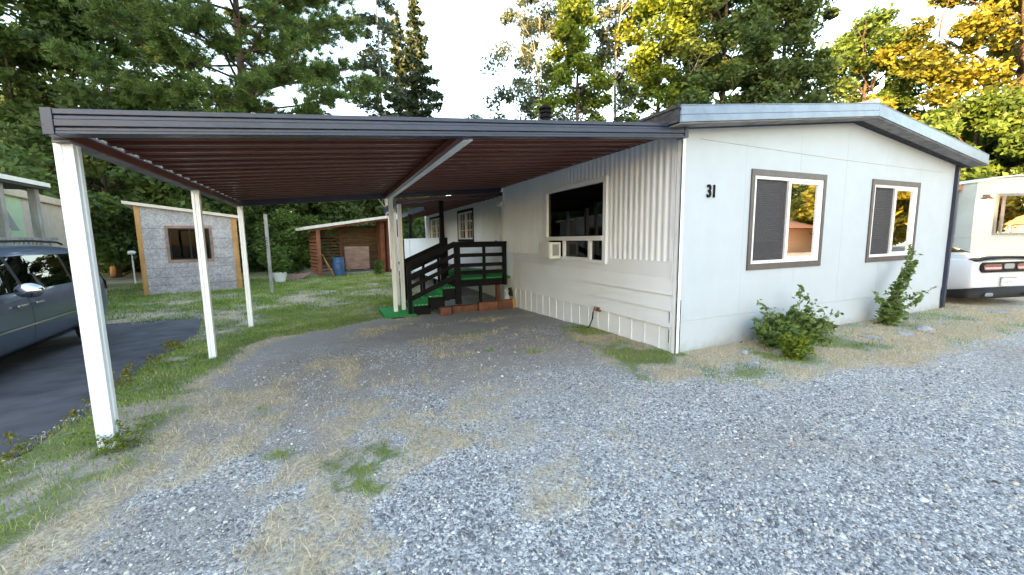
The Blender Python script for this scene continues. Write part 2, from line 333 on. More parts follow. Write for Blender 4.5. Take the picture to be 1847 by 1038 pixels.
def zones(x, y):
    """returns grass-green, dry-grass, dirt, dark-fine-gravel cover 0..1 at plan positions"""
    x = np.asarray(x, float); y = np.asarray(y, float)
    n1 = fbm(x, y, 1.3); n2 = fbm(x+31, y+12, .55); n3 = fbm(x-11, y+3, 4.0, 3)
    wob = (fbm(x, y, 2.2)-.5)*.55
    xi = np.interp(y, INN[:, 0], INN[:, 1]); xo = np.interp(y, OUT[:, 0], OUT[:, 1])
    inn = sst(-.16, .14, xi - x + wob)                      # left of the gravel edge
    right_of_drive = sst(-.1, .06, x - xo + wob*.3)
    lawn_back = sst(11.3, 11.7, y + wob*.5)
    left = inn*np.maximum(right_of_drive, lawn_back)*(x < 2.9)
    # green core: strong around the posts and lawn, dry towards the gravel
    core = sst(.05, .5, xi - x + (n1-.5)*.9)
    core = np.where(y > 8.2, .5+.5*sst(.36, .6, n2*.6+n1*.4), core)
    green = left*np.clip(core*sst(.28, .50, n1*.7+n2*.5-.05), 0, 1)
    nearcut = sst(1.9, 2.6, y)                              # more bare dry ground nearest the camera
    green *= .45+.55*nearcut; green *= np.where(y < 5.2, .45+.55*sst(.38, .52, fbm(x+9, y+4, 2.6)), 1)
    green = np.clip(green*(.35+.65*sst(.28, .48, fbm(x+3, y+8, 11, 3)+green*.1)), 0, 1)
    dry = left*(1-green)*np.where(y < 9, 1, .75)
    # strip along the long wall
    wx = 3.25+(y-4.4)*.25
    strip = sst(-.12, .12, x-wx+wob*.5)*(x < 4.3)*sst(3.0, 3.4, y)*(1-sst(6.0, 6.5, y+wob*.4))
    green = np.maximum(green, strip*sst(.3, .5, n1)); dry = np.maximum(dry, strip*(1-green)*.8)
    # in front of the gable wall
    ye = np.interp(x, HED[:, 0], HED[:, 1])
    gab = sst(-.22, .22, y-ye+wob*.9)*(x > 3.15)*(y < 4.6)*sst(3.1, 3.4, x)
    gg = np.clip(sst(.5, .64, n1*.6+n2*.4)+np.exp(-((x-3.75)**2+(y-3.3)**2)/.22)*.9*sst(.3, .5, n1)+np.exp(-((x-4.35)**2/.12+(y-3.0)**2/.1))*.9+np.exp(-((x-5.35)**2+(y-3.05)**2)/.10)+np.exp(-((x-9.9)**2+(y-3.9)**2)/.6), 0, 1)
    gg *= 1-.35*sst(5.8, 8, x)
    far = sst(4.0, 5.5, x)
    green = np.maximum(green, gab*gg); dry = np.maximum(dry, gab*(1-gg)*.92)
    # behind / right yard
    yard = (x > 11.65)*(y >= 4.6)*1.0
    dry = np.maximum(dry, yard*.5*sst(.4, .6, n1)); green = np.maximum(green, yard*.25*sst(.5, .6, n2))
    # tufts and patches between the wheel tracks
    def blob(cx, cy, rx, ry, p=1.0):
        d = ((x-cx)/rx)**2+((y-cy)/ry)**2 + (n3-.5)*2.6
        return p*(1-sst(.3, 1.5, d))
    n5 = fbm(x+3, y+8, 11, 3)
    green = np.maximum(green, blob(.14, 2.84, .27, .30)*sst(.30, .52, n5)); green = np.maximum(green, blob(-.46, 3.3, .13, .10, .9))
    green = np.maximum(green, blob(-.72, 4.25, .14, .2, .6)); green = np.maximum(green, blob(2.0, 5.3, .12, .1, .8)); green = np.maximum(green, blob(2.55, 4.9, .2, .1, .8)); green = np.maximum(green, blob(2.2, 6.6, .25, .15, .4))
    dry = np.maximum(dry, blob(.12, 2.86, .42, .40, .7)); dry = np.maximum(dry, blob(.06, 5.3, .16, .75, .75)); dry = np.maximum(dry, blob(.1, 3.8, .4, .45, .45)); dry = np.maximum(dry, blob(-.75, 4.5, .3, .8, .55)); dry = np.maximum(dry, blob(-.15, 3.0, .45, .25, .5)); dry = np.maximum(dry, blob(1.05, 8.2, .35, .18, .85))
    dry = np.maximum(dry, blob(1.75, 6.3, .12, .12, .6)); dry = np.maximum(dry, blob(1.7, 5.4, .1, .1, .6))
    dry = np.maximum(dry, (1-left)*(1-gab)*.6*sst(.53, .72, n1)*(y > 1)*(1-.7*sst(.4, 2.5, x)*(y < 6)))
    dry = np.clip(dry*(1-green)*(.7+.5*sst(.33, .6, n5)), 0, 1)
    # compact brown dirt between tracks, dark fine gravel at the back under the roof
    dirt = np.clip(blob(-.45, 4.9, 1.1, 2.0, 1.0)*sst(.3, .55, n2+.12), 0, 1); dirt = np.maximum(dirt, blob(2.4, 5.0, 1.6, .9, .7)); dirt = np.maximum(dirt, .65*sst(.5, .7, fbm(x*.6+4, y+1, .8))*(x > -1.5))
    dirt = np.maximum(dirt, left)
    fine = sst(5.2, 7.6, y + (n2-.5)*2.5)*(x > -1.6)*(x < 4.4)*(1-left)
    fine = np.maximum(fine, .45*np.exp(-((x-2.6)**2/1.2+(y-4.4)**2/1.6)))
    return green, dry, dirt, fine

xs = np.unique(np.concatenate([-np.geomspace(7.6, 350, 26)[::-1], np.arange(-7.5, 14.6, .07), np.geomspace(14.8, 400, 26)]))
ys = np.unique(np.concatenate([-np.geomspace(.6, 350, 26)[::-1], np.arange(-.5, 13, .07), np.arange(13, 26, .2), np.geomspace(26.5, 500, 26)]))
GX, GY = np.meshgrid(xs, ys, indexing='xy')
g_, d_, di_, f_ = zones(GX, GY)
fine_reg = ((GX > -7.5) & (GX < 14.6) & (GY > -.5) & (GY < 26))
def on_drive(x, y):
    xo = np.interp(y, OUT[:, 0], OUT[:, 1])
    return (x < xo+.05)*(y < 11.9)*(x > -7.9)
GZ = gz(GX, GY) + np.where(fine_reg, (fbm(GX, GY, 3.0)-.5)*.035 + (g_+d_)*.02 + (fbm(GX, GY, 9, 2)-.5)*.012, 0)
GZ = np.where(on_drive(GX, GY) > 0, gz(GX, GY)-.05, GZ)
nx, ny = len(xs), len(ys)
me = bpy.data.meshes.new('ground'); me.vertices.add(nx*ny)
me.vertices.foreach_set('co', np.stack([GX, GY, GZ], -1).astype(np.float32).ravel())
ii, jj = np.meshgrid(np.arange(nx-1), np.arange(ny-1), indexing='xy'); a0 = (jj*nx+ii).ravel()
q = np.stack([a0, a0+1, a0+nx+1, a0+nx], -1).astype(np.int32)
me.loops.add(q.size); me.loops.foreach_set('vertex_index', q.ravel()); me.polygons.add(len(q)); me.polygons.foreach_set('loop_start', np.arange(0, q.size, 4, dtype=np.int32))
me.polygons.foreach_set('use_smooth', np.ones(len(q), dtype=bool)); me.update(calc_edges=True)
at_ = me.attributes.new('cover', 'FLOAT_COLOR', 'POINT')
at_.data.foreach_set('color', np.stack([g_, d_, di_, f_], -1).astype(np.float32).ravel())

def ground_mat():
    m = bpy.data.materials.new('gravel_and_soil'); m.use_nodes = True; nt = m.node_tree; L = nt.links; b = nt.nodes['Principled BSDF']
    b.inputs['Roughness'].default_value = .85; b.inputs['Specular IOR Level'].default_value = .25
    tc = nt.nodes.new('ShaderNodeTexCoord'); at2 = nt.nodes.new('ShaderNodeAttribute'); at2.attribute_name = 'cover'
    sp = nt.nodes.new('ShaderNodeSeparateColor'); L.new(at2.outputs['Color'], sp.inputs[0])
    nz = nt.nodes.new('ShaderNodeTexNoise'); nz.inputs['Scale'].default_value = 30; L.new(tc.outputs['Object'], nz.inputs[0])
    mv = nt.nodes.new('ShaderNodeMix'); mv.data_type = 'VECTOR'; mv.inputs[0].default_value = .012; L.new(tc.outputs['Object'], mv.inputs[4]); L.new(nz.outputs['Color'], mv.inputs[5])
    def vor(scale):
        v = nt.nodes.new('ShaderNodeTexVoronoi'); v.inputs['Scale'].default_value = scale; L.new(mv.outputs[1], v.inputs['Vector'])
        c = nt.nodes.new('ShaderNodeSeparateColor'); L.new(v.outputs['Color'], c.inputs[0]); return v, c
    v1, c1 = vor(58); v2, c2 = vor(125)
    def ramp(src, st):
        r = nt.nodes.new('ShaderNodeValToRGB'); e = r.color_ramp.elements; e[0].position, e[0].color = st[0][0], (*st[0][1], 1); e[1].position, e[1].color = st[-1][0], (*st[-1][1], 1)
        for p, c in st[1:-1]: x = e.new(p); x.color = (*c, 1)
        L.new(src, r.inputs[0]); return r.outputs[0]
    def mix(f, a, b_):
        x = nt.nodes.new('ShaderNodeMix'); x.data_type = 'RGBA'
        for s_, i in ((f, 0), (a, 6), (b_, 7)):
            if isinstance(s_, (int, float)): x.inputs[i].default_value = s_
            elif isinstance(s_, tuple): x.inputs[i].default_value = (*s_, 1)
            else: L.new(s_, x.inputs[i])
        return x.outputs[2]
    def math_(op, a, b_=None, cl=False):
        x = nt.nodes.new('ShaderNodeMath'); x.operation = op; x.use_clamp = cl
        for s_, i in ((a, 0), (b_, 1)):
            if s_ is None: continue
            if isinstance(s_, (int, float)): x.inputs[i].default_value = s_
            else: L.new(s_, x.inputs[i])
        return x.outputs[0]
    st = [(0, (.10, .10, .11)), (.3, (.23, .23, .235)), (.65, (.40, .395, .39)), (.88, (.58, .57, .54)), (1, (.80, .78, .74))]
    g1 = ramp(c1.outputs[0], st); g2 = ramp(c2.outputs[0], st)
    big = nt.nodes.new('ShaderNodeTexNoise'); big.inputs['Scale'].default_value = .9; big.inputs['Detail'].default_value = 7; L.new(tc.outputs['Object'], big.inputs[0])
    col = mix(math_('GREATER_THAN', c1.outputs[1], .55), g1, g2)
    dust = nt.nodes.new('ShaderNodeMapRange'); dust.inputs[1].default_value = .42; dust.inputs[2].default_value = .72; dust.inputs[4].default_value = .6; L.new(big.outputs['Fac'], dust.inputs[0])
    col = mix(dust.outputs[0], col, (.36, .345, .325))
    sn = nt.nodes.new('ShaderNodeTexNoise'); sn.inputs['Scale'].default_value = 70; sn.inputs['Detail'].default_value = 6; L.new(tc.outputs['Object'], sn.inputs[0])
    dirtc = ramp(sn.outputs['Fac'], [(.3, (.16, .135, .11)), (.5, (.29, .25, .215)), (.7, (.46, .415, .36))])
    finec = ramp(sn.outputs['Fac'], [(.3, (.20, .185, .175)), (.55, (.32, .30, .285)), (.75, (.48, .46, .44))])
    col = mix(math_('MULTIPLY', sp.outputs[2], .92), col, dirtc)
    fm = math_('MULTIPLY', at2.outputs['Alpha'], math_('ADD', .72, math_('MULTIPLY', c2.outputs[2], .28)), True)
    col = mix(fm, col, finec)
    dn = nt.nodes.new('ShaderNodeTexNoise'); dn.inputs['Scale'].default_value = 45; dn.inputs['Detail'].default_value = 8; L.new(tc.outputs['Object'], dn.inputs[0])
    th = math_('MULTIPLY', math_('SUBTRACT', math_('ADD', sp.outputs[1], math_('MULTIPLY', dn.outputs['Fac'], .7)), .55), 2.2, True)
    col = mix(th, col, ramp(dn.outputs['Fac'], [(.3, (.22, .175, .12)), (.5, (.40, .335, .235)), (.72, (.60, .52, .38))]))
    th2 = math_('MULTIPLY', math_('SUBTRACT', math_('ADD', sp.outputs[0], math_('MULTIPLY', dn.outputs['Fac'], .7)), .85), 2.0, True)
    col = mix(th2, col, ramp(dn.outputs['Fac'], [(.3, (.09, .10, .035)), (.55, (.17, .20, .055)), (.75, (.32, .29, .15))]))
    L.new(col, b.inputs['Base Color'])
    h = math_('ADD', math_('MULTIPLY', math_('SUBTRACT', 1.0, v1.outputs['Distance']), 1.0), math_('MULTIPLY', math_('SUBTRACT', 1, v2.outputs['Distance']), .5))
    bp = nt.nodes.new('ShaderNodeBump'); bp.inputs['Strength'].default_value = .55; bp.inputs['Distance'].default_value = .012; L.new(h, bp.inputs['Height']); L.new(bp.outputs[0], b.inputs['Normal'])
    return m
me.materials.append(ground_mat()); go = bpy.data.objects.new('ground', me); COL.objects.link(go); tag(go, kind='structure')

# asphalt driveway
dm = mat('worn_dark_asphalt', (.082, .080, .092), .8, .35, 3, .5, 160, dirt=(.14, .132, .135), dirt_amt=.7, dscale=1.2, spec=.35)
DY = np.arange(-14, 11.95, .15); MBd = MB()
for i, y in enumerate(DY):
    xo = float(np.interp(y, OUT[:, 0], OUT[:, 1])) + .03*math.sin(y*5.1)+.03*math.sin(y*13)
    for x in (xo, xo-.25, -5.2, -7.6): MBd.v.append((x, y, float(gz(x, y)) - (.035 if x == xo else .008)))
    if i:
        for k in range(3):
            a = (i-1)*4+k; MBd.f.append((a, a+4, a+5, a+1))
dr = MBd.build('driveway', dm, smooth=True); tag(dr, kind='structure')

# stones -----------------------------------------------------------
def stones(name, N, xr, yr, size, mat_, dens):
    x = rng.uniform(*xr, N); y = rng.uniform(*yr, N); k = rng.random(N) < dens(x, y); x = x[k]; y = y[k]; N = len(x)
    s = size[0]+(size[1]-size[0])*rng.random(N)**2.2
    cube = np.array([(-1, -1, -1), (1, -1, -1), (1, 1, -1), (-1, 1, -1), (-1, -1, 1), (1, -1, 1), (1, 1, 1), (-1, 1, 1)], float)
    P = cube[None]*(.62+.5*rng.random((N, 8, 1))); P[:, :4] *= np.array([1, 1, .6]); P[:, 4:, :2] *= (.55+.3*rng.random((N, 1, 1)))
    P *= np.stack([.6+.55*rng.random(N), .5+.4*rng.random(N), .32+.3*rng.random(N)], -1)[:, None]
    a = rng.random(N)*6.283; b = (rng.random(N)-.5)*1.1
    ca, sa, cb, sb = np.cos(a), np.sin(a), np.cos(b), np.sin(b)
    X = P[..., 0]*cb[:, None]+P[..., 2]*sb[:, None]; Z = -P[..., 0]*sb[:, None]+P[..., 2]*cb[:, None]; Y = P[..., 1]
    X, Y = X*ca[:, None]-Y*sa[:, None], X*sa[:, None]+Y*ca[:, None]
    h = gz(x, y)+(fbm(x, y, 3.0)-.5)*.035+(fbm(x, y, 9, 2)-.5)*.012+s*.18
    V = np.stack([X*s[:, None]+x[:, None], Y*s[:, None]+y[:, None], Z*s[:, None]+h[:, None]], -1)
    fc = np.array([(0, 3, 2, 1), (4, 5, 6, 7), (0, 1, 5, 4), (1, 2, 6, 5), (2, 3, 7, 6), (3, 0, 4, 7)])[1:]
    # shared-vertex mesh
    me = bpy.data.meshes.new(name); me.vertices.add(N*8); me.vertices.foreach_set('co', V.astype(np.float32).ravel())
    idx = (np.arange(N)[:, None, None]*8+fc[None]).astype(np.int32)
    me.loops.add(idx.size); me.loops.foreach_set('vertex_index', idx.ravel()); me.polygons.add(N*5); me.polygons.foreach_set('loop_start', np.arange(0, idx.size, 4, dtype=np.int32)); me.update(calc_edges=True)
    t = rng.random(N); at3 = me.attributes.new('tint', 'FLOAT', 'FACE'); at3.data.foreach_set('value', np.repeat(t, 5).astype(np.float32))
    me.materials.append(mat_); o = bpy.data.objects.new(name, me); COL.objects.link(o); return o
stm = tint_mat('crushed_stone', [(0, (.08, .08, .09)), (.25, (.185, .185, .195)), (.55, (.36, .355, .36)), (.78, (.54, .54, .53)), (.93, (.58, .49, .38)), (1, (.85, .84, .81))], .6, 0, .4)
def sd2(x, y): return sd(x, y)*.5+.02*(np.sqrt(x*x+y*y) < 6)
def sd(x, y):
    g, d, di, f = zones(x, y)
    r = np.sqrt(x*x+y*y)
    bare = np.clip(1-g*1.5-d*1.1, 0, 1)*(1-f*.85)*(1-di*.6)
    return np.clip((2.6/np.maximum(r, .5))**1.7, 0, 1)*bare*(.35+.65*sst(.33, .6, 1-fbm(x, y, .9)))*(x > -2.6)
o = stones('gravel', 330000, (-2.4, 8.5), (.3, 6.2), (.0045, .0125), stm, sd); tag(o, 'loose grey blue crushed stone covering the parking area', 'gravel', kind='stuff')

o = stones('coarse_gravel', 9000, (-2.4, 7.5), (.3, 6.2), (.012, .024), stm, sd2); tag(o, 'larger loose pebbles scattered over the crushed stone', 'gravel', kind='stuff')
# grass ------------------------------------------------------------
def blades(N, xr, yr, dens, hr, wd, lean):
    x = rng.uniform(*xr, N); y = rng.uniform(*yr, N); k = rng.random(N) < dens(x, y); x = x[k]; y = y[k]; N = len(x)
    h = hr[0]+(hr[1]-hr[0])*rng.random(N)**1.8; a = rng.random(N)*6.283; ln = lean*h*rng.random(N)
    z = gz(x, y)+(fbm(x, y, 3.0)-.5)*.035+.008
    w2 = wd*(.6+.8*rng.random(N)); dx, dy = np.cos(a), np.sin(a); b = rng.random(N)*6.283; lx, ly = np.cos(b)*ln, np.sin(b)*ln
    B0 = np.stack([x-dx*w2, y-dy*w2, z], -1); B1 = np.stack([x+dx*w2, y+dy*w2, z], -1)
    m0 = np.stack([x-dx*w2*.8+lx*.35, y-dy*w2*.8+ly*.35, z+h*.6], -1); m1 = np.stack([x+dx*w2*.8+lx*.35, y+dy*w2*.8+ly*.35, z+h*.6], -1)
    T = np.stack([x+lx, y+ly, z+h], -1)
    V = np.concatenate([np.stack([B0, B1, m1], 1), np.stack([B0, m1, m0], 1), np.stack([m0, m1, T], 1)], 1).reshape(-1, 3)
    return V, N, x, y
gm = tint_mat('green_grass', [(0, (.07, .12, .02)), (.4, (.17, .27, .045)), (.7, (.29, .38, .07)), (.88, (.45, .44, .16)), (1, (.60, .52, .30))], .55, .25)
hm = tint_mat('dry_grass', [(0, (.28, .22, .14)), (.5, (.54, .45, .30)), (.85, (.76, .67, .48)), (1, (.17, .20, .07))], .7, .2)
def inhouse(x, y): return ((x > 4.12)*(y > 3.9)*(x < 11.65)) | on_drive(x, y).astype(bool) & (x < np.interp(y, OUT[:, 0], OUT[:, 1])-.02)
def clumpy(x, y, s): return sst(.42, .62, fbm(x+5, y-3, s, 2))
parts = []
spec = [(260000, (-3.2, 11.8), (.6, 5.2), lambda x, y: zones(x, y)[0]*(.35+.65*clumpy(x, y, 9))*(~inhouse(x, y)), (.015, .075), .0022, 1.1),
        (260000, (-3.2, 4.2), (5.0, 11.9), lambda x, y: zones(x, y)[0]*(.5+.5*clumpy(x, y, 7))*(~inhouse(x, y))*(x < 4.1), (.015, .06), .0035, .9),
        (200000, (-8, 3), (11.3, 23), lambda x, y: zones(x, y)[0]*(.5+.5*clumpy(x, y, 5)), (.02, .09), .007, .7)]
VV = []; TT = []
for N, xr, yr, de, hr, wd, le in spec:
    V, n, x, y = blades(N, xr, yr, de, hr, wd, le); VV.append(V); t = np.clip(rng.normal(.50, .2, n)+(fbm(x, y, 1.7)-.5)*1.0, 0, 1); TT.append(np.repeat(t, 3))
o = np_mesh('grass', np.concatenate(VV), 3, gm, np.concatenate(TT)); tag(o, 'short green grass growing by the posts and on the lawn', 'grass', kind='stuff')
spec = [(420000, (-3.2, 12.5), (.6, 5.4), lambda x, y: zones(x, y)[1]*(.22+.78*clumpy(x, y, 8))*(~inhouse(x, y)), (.01, .065), .0019, 2.2),
        (110000, (-3.2, 4.2), (5.2, 11.9), lambda x, y: zones(x, y)[1]*(.2+.8*clumpy(x, y, 7))*(~inhouse(x, y))*(x < 4.1), (.01, .05), .003, 1.8),
        (70000, (-8, 3), (11.3, 23), lambda x, y: zones(x, y)[1]*.8, (.015, .06), .006, 1.2)]
VV = []; TT = []
for N, xr, yr, de, hr, wd, le in spec:
    V, n, x, y = blades(N, xr, yr, de, hr, wd, le); VV.append(V); TT.append(np.repeat(np.clip(rng.normal(.5, .22, n), 0, 1), 3))
o = np_mesh('dry_grass', np.concatenate(VV), 3, hm, np.concatenate(TT)); tag(o, 'straw coloured dry grass lying beside the gravel and lawn', 'dry grass', kind='stuff')

# ================================================================= MAIN HOME
HX, HY = 4.17, 3.95; HW = 11.62
home = thing('mobile_home', 'white manufactured home with dark roof edge and black house number on its gable wall', 'house', (HX, HY, 0))
FF = ((HX, HY, 0), (1, 0, 0), (0, -1, 0))         # front wall: u = x - HX
FS = ((HX, HY, 0), (0, 1, 0), (-1, 0, 0))         # long wall: u = y - HY
def wall_open(mb, F, u0, u1, v0, v1, ops, t):
    us = sorted({u0, u1, *[o[0] for o in ops], *[o[1] for o in ops]})
    for a, b in zip(us[:-1], us[1:]):
        cut = sorted([(o[2], o[3]) for o in ops if o[0] <= a+1e-6 and o[1] >= b-1e-6]); v = v0
        for c, d in cut:
            if c > v: mb.fbox(F, a, b, v, c, -t, 0)
            v = d
        if v1 > v: mb.fbox(F, a, b, v, v1, -t, 0)
W = HW-HX
fw = [(5.50-HX+.09, 7.28-HX-.09, 1.18, 2.45), (8.62-HX+.09, 10.26-HX-.09, 1.18, 2.45)]
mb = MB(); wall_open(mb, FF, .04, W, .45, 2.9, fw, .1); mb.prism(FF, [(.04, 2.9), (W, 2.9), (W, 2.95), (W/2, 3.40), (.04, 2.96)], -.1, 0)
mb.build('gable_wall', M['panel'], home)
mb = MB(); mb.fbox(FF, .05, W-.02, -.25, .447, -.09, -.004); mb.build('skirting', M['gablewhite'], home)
mb = MB(); mb.prism(FF, [(.3, 2.86), (W/2-.4, 2.80), (W-.5, 2.775), (W-.5, 2.779), (W/2-.4, 2.806), (.3, 2.866)], .0, .002); mb.build('panel_seam', M['oldwood'], home)
# long wall: corrugated upper half
CW = (5.46-HY, 7.55-HY, 1.16, 2.60)
LEN = 9.95-HY
mb = MB(); du = .0125; nu = int((LEN-.06)/du); zs = [1.26, 2.93]
def corr(u): return -.008+.008*math.tanh(2.2*math.sin(2*PI*u/.118))
rows = [(1.262, 1.262), (2.60, 2.60), (2.93, 2.93)]
for i in range(nu):
    a = .06+i*du; b = a+du
    for (z0, z1) in ((1.262, 2.60), (2.60, 2.93)):
        if z0 < 2 and a > CW[0]-.005 and b < CW[1]+.005: continue
        vs = [(HX-.0-corr(a)*-1 if False else HX-.012-corr(a)*1.0, HY+a, z0), (HX-.012-corr(b), HY+b, z0), (HX-.012-corr(b), HY+b, z1), (HX-.012-corr(a), HY+a, z1)]
        mb.add(vs, [(0, 3, 2, 1)])
mb.build('corrugated_siding', M['white_gloss'], home, smooth=True)
mb = MB(); wall_open(mb, FS, .11, LEN, -.25, 2.93, [CW], .1)      # core wall behind the claddings
for v in mb.v: pass
mb.v = [(x+.03, y, z) for x, y, z in mb.v]; mb.build('side_wall', M['white'], home)
mb = MB()
for z0, z1 in ((.36, .585), (.585, .81), (.81, 1.035), (1.035, 1.262)):
    bulge = random.uniform(-.004, .006)
    for s0, s1 in ((.06, 1.7), (1.7, LEN-.002)):
        zt = min(z1, 1.262)
        if z1 > 1.16: 
            for a, b, t_ in ((s0, min(s1, CW[0]), zt), (max(s0, CW[0]), min(s1, CW[1]), 1.16), (max(s0, CW[1]), s1, zt)):
                if b > a: mb.prism(FS, [(a, z0), (b, z0), (b, t_), (a, t_)], -.02, .012+bulge)
            continue
        # clapboard: lower edge proud
        y0, y1 = HY+s0, HY+s1; e = .032+bulge
        mb.add([(HX-e, y0, z0), (HX-e, y1, z0), (HX-.006, y1, z1), (HX-.006, y0, z1), (HX+.02, y0, z0), (HX+.02, y1, z0), (HX+.02, y1, z1), (HX+.02, y0, z1)],
               [(0, 3, 2, 1), (4, 5, 6, 7), (0, 1, 5, 4), (1, 2, 6, 5), (2, 3, 7, 6), (3, 0, 4, 7)])
mb.build('lap_siding', M['white_gloss'], home)
mb = MB(); u = .05; k = 0
while u < LEN-.02:
    b = min(u+.29, LEN); n_ = -.012; base = -.22
    mb.fbox(FS, u, b-.03, base, .36, -.03, n_+random.uniform(-.003, .003)); mb.fbox(FS, b-.03, b-.002, base, .362, -.03, n_+.008); u = b; k += 1
mb.build('skirting_panels', M['white_gloss'], home)
mb = MB(); mb.fbox(FS, -.012, .055, -.02, 2.90, 0, .03); mb.fbox(FS, .075, .10, .0, 2.88, .0, .022); mb.fbox(FF, -.03, .05, -.02, 2.90, -.0, .012); mb.build('corner_trim', M['white_gloss'], home, bevel=.004)
mb = MB(); mb.fbox(FF, .062, .072, .0, .75, 0, .004); mb.fbox(FS, .101, .107, .15, .33, .012, .026); mb.fbox(FS, .101, .107, .42, .6, .012, .026); mb.build('corner_gap', M['black'], home)
mb = MB(); mb.bar((HX+W+.03, HY-.03, -.03), (HX+W+.03, HY-.03, 2.92), .075, .06); mb.build('downspout', M['charcoal'], home, bevel=.006)
mb = MB(); mb.box(HX+W-.1, HX+W, HY+.1, 16, -.2, 2.93); mb.build('far_side_wall', M['white'], home)

def slider(F, u0, u1, v0, v1, parent, name='window', trimw=.09, trimm='trim', screen_first=True, fixedmul=.5):
    wnd = MB(); t = trimw
    wnd.fbox(F, u0, u1, v1-t, v1, 0, .022); wnd.fbox(F, u0, u1, v0, v0+t, 0, .022); wnd.fbox(F, u0, u0+t*.8, v0+t, v1-t, 0, .022); wnd.fbox(F, u1-t*.8, u1, v0+t, v1-t, 0, .022)
    w_ = wnd.build(name, M[trimm], parent, bevel=.003)
    a, b, c, d = u0+t*.8, u1-t*.8, v0+t, v1-t; fr = MB(); s = .045
    fr.fbox(F, a, b, c, c+s, -.05, .012); fr.fbox(F, a, b, d-s, d, -.05, .012); fr.fbox(F, a, a+s, c+s, d-s, -.05, .012); fr.fbox(F, b-s, b, c+s, d-s, -.05, .012)
    m_ = a+(b-a)*fixedmul; fr.fbox(F, m_-.03, m_+.03, c+s, d-s, -.05, .006); fr.fbox(F, m_+.03, b-s, c+s, c+s+.03, -.045, -.006); fr.fbox(F, m_+.03, b-s, d-s-.03, d-s, -.045, -.006); fr.fbox(F, b-s-.03, b-s, c+s+.03, d-s-.03, -.045, -.006)
    fr.build('window_frame', M['vinyl'], w_, bevel=.003)
    MB().fbox(F, m_+.03, b-s-.03, c+s+.03, d-s-.03, -.034, -.030).build('pane', M['glass'], w_)
    MB().fbox(F, a+s, m_-.03, c+s, d-s, -.030, -.026).build('insect_screen', M['screen'] if screen_first else M['darkglass'], w_)
    rm = MB(); rm.fbox(F, a, b, c, d, -.9, -.88); rm.fbox(F, a-.02, a, c, d, -.9, -.05); rm.fbox(F, b, b+.02, c, d, -.9, -.05); rm.fbox(F, a, b, d, d+.02, -.9, -.05); rm.fbox(F, a, b, c-.02, c, -.9, -.05)
    rm.build('room_interior', M['room'], w_)
    bl = MB(); z = c+.12
    while z < d-.03:
        bl.fbox(F, m_+.02, b-.02, z, z+.018, -.14, -.12)
        if z > c+.32: bl.fbox(F, a+.02, m_-.05, z, z+.017, -.12, -.10)
        z += .034
    bl.build('blind', M['blind'], w_)
    return w_
slider(FF, 5.50-HX, 7.28-HX, 1.09, 2.54, home)
slider(FF, 8.62-HX, 10.26-HX, 1.09, 2.54, home)

# picture window on the long wall with sliders below
wt = MB(); a, b, c, d = CW
t = .085
wt.fbox(FS, a, b, d-t, d, -.02, .045); wt.fbox(FS, a, a+t, c, d-t, -.02, .045); wt.fbox(FS, b-t, b, 1.50, d-t, -.02, .045); wt.fbox(FS, a+t, b+.06, c, c+.055, -.02, .04)
pw = wt.build('picture_window', M['white_gloss'], home, bevel=.004)
fr = MB(); zt = 1.60
fr.fbox(FS, a+t, b-.02, zt-.05, zt+.03, -.03, .06); fr.fbox(FS, a+t, a+t+.03, c+.055, zt-.05, -.03, .03); fr.fbox(FS, 2.0-.03, 2.0+.03, c+.055, zt-.05, -.03, .035); fr.fbox(FS, 2.86-.02, 2.86+.03, c+.055, zt-.05, -.03, .035)
fr.fbox(FS, b-t-.6, b, c+.055, c+.075, -.03, .02)
fr.fbox(FS, 2.03, 2.86, c+.055, c+.085, -.03, .025); fr.build('window_frame', M['vinyl'], pw, bevel=.003)
MB().fbox(FS, a+t, b-t, zt+.03, d-t, -.012, -.008).build('pane', M['darkglass'], pw)
MB().fbox(FS, a+t, b-.02, c+.055, zt-.05, -.022, -.018).build('pane', M['darkglass'], pw)
rm = MB(); rm.fbox(FS, a, b, c, d, -1.2, -1.18); rm.fbox(FS, a, b, d, d+.02, -1.2, -.1); rm.fbox(FS, a-.02, a, c, d, -1.2, -.1); rm.fbox(FS, b, b+.02, c, d, -1.2, -.1); rm.fbox(FS, a, b, c-.02, c, -1.2, -.1); rm.build('room_interior', M['dark'], pw)
MB().fbox(FS, b-t-.09, b-t-.02, zt+.03, d-t, -.10, -.06).build('curtain', M['blind'], pw)

# roof: two slopes, deep front fascia
YF = 3.62
rf = MB(); xl, xr, xm = 3.78, 11.97, HX+W/2
zl, zr, zm = 3.10, 3.10, 3.60
FR = ((0, YF, 0), (1, 0, 0), (0, -1, 0))
rf.prism(FR, [(xl, zl-.05), (xm, zm-.05), (xr, zr-.05), (xr, zr-.02), (xm, zm-.02), (xl, zl-.02)], -13.5, .0)
roof = rf.build('roof', M['shingle'], home)
fs = MB()
for (xa, za, xb, zb) in ((xl, zl, xm, zm), (xm, zm, xr, zr)):
    fs.prism(FR, [(xa, za-.10), (xb, zb-.10), (xb, zb), (xa, za)], -.02, .012)
    fs.prism(FR, [(xa, za-.185), (xb, zb-.185), (xb, zb-.104), (xa, za-.104)], -.02, .022)
    fs.prism(FR, [(xa, za), (xb, zb), (xb, zb+.012), (xa, za+.012)], -.12, .016)
fs.box(xr-.02, xr+.012, YF, 17, zr-.19, zr+.01)
fs.build('fascia', M['fasciam'], roof, bevel=.004)
sf = MB()
for (xa, za, xb, zb) in ((xl+.01, zl, xm, zm), (xm, zm, xr-.01, zr)):
    sf.prism(FR, [(xa, za-.200), (xb, zb-.200), (xb, zb-.187), (xa, za-.187)], -.20, .0)
sf.build('gutter_lip', M['oldwood'], roof)
sf = MB()
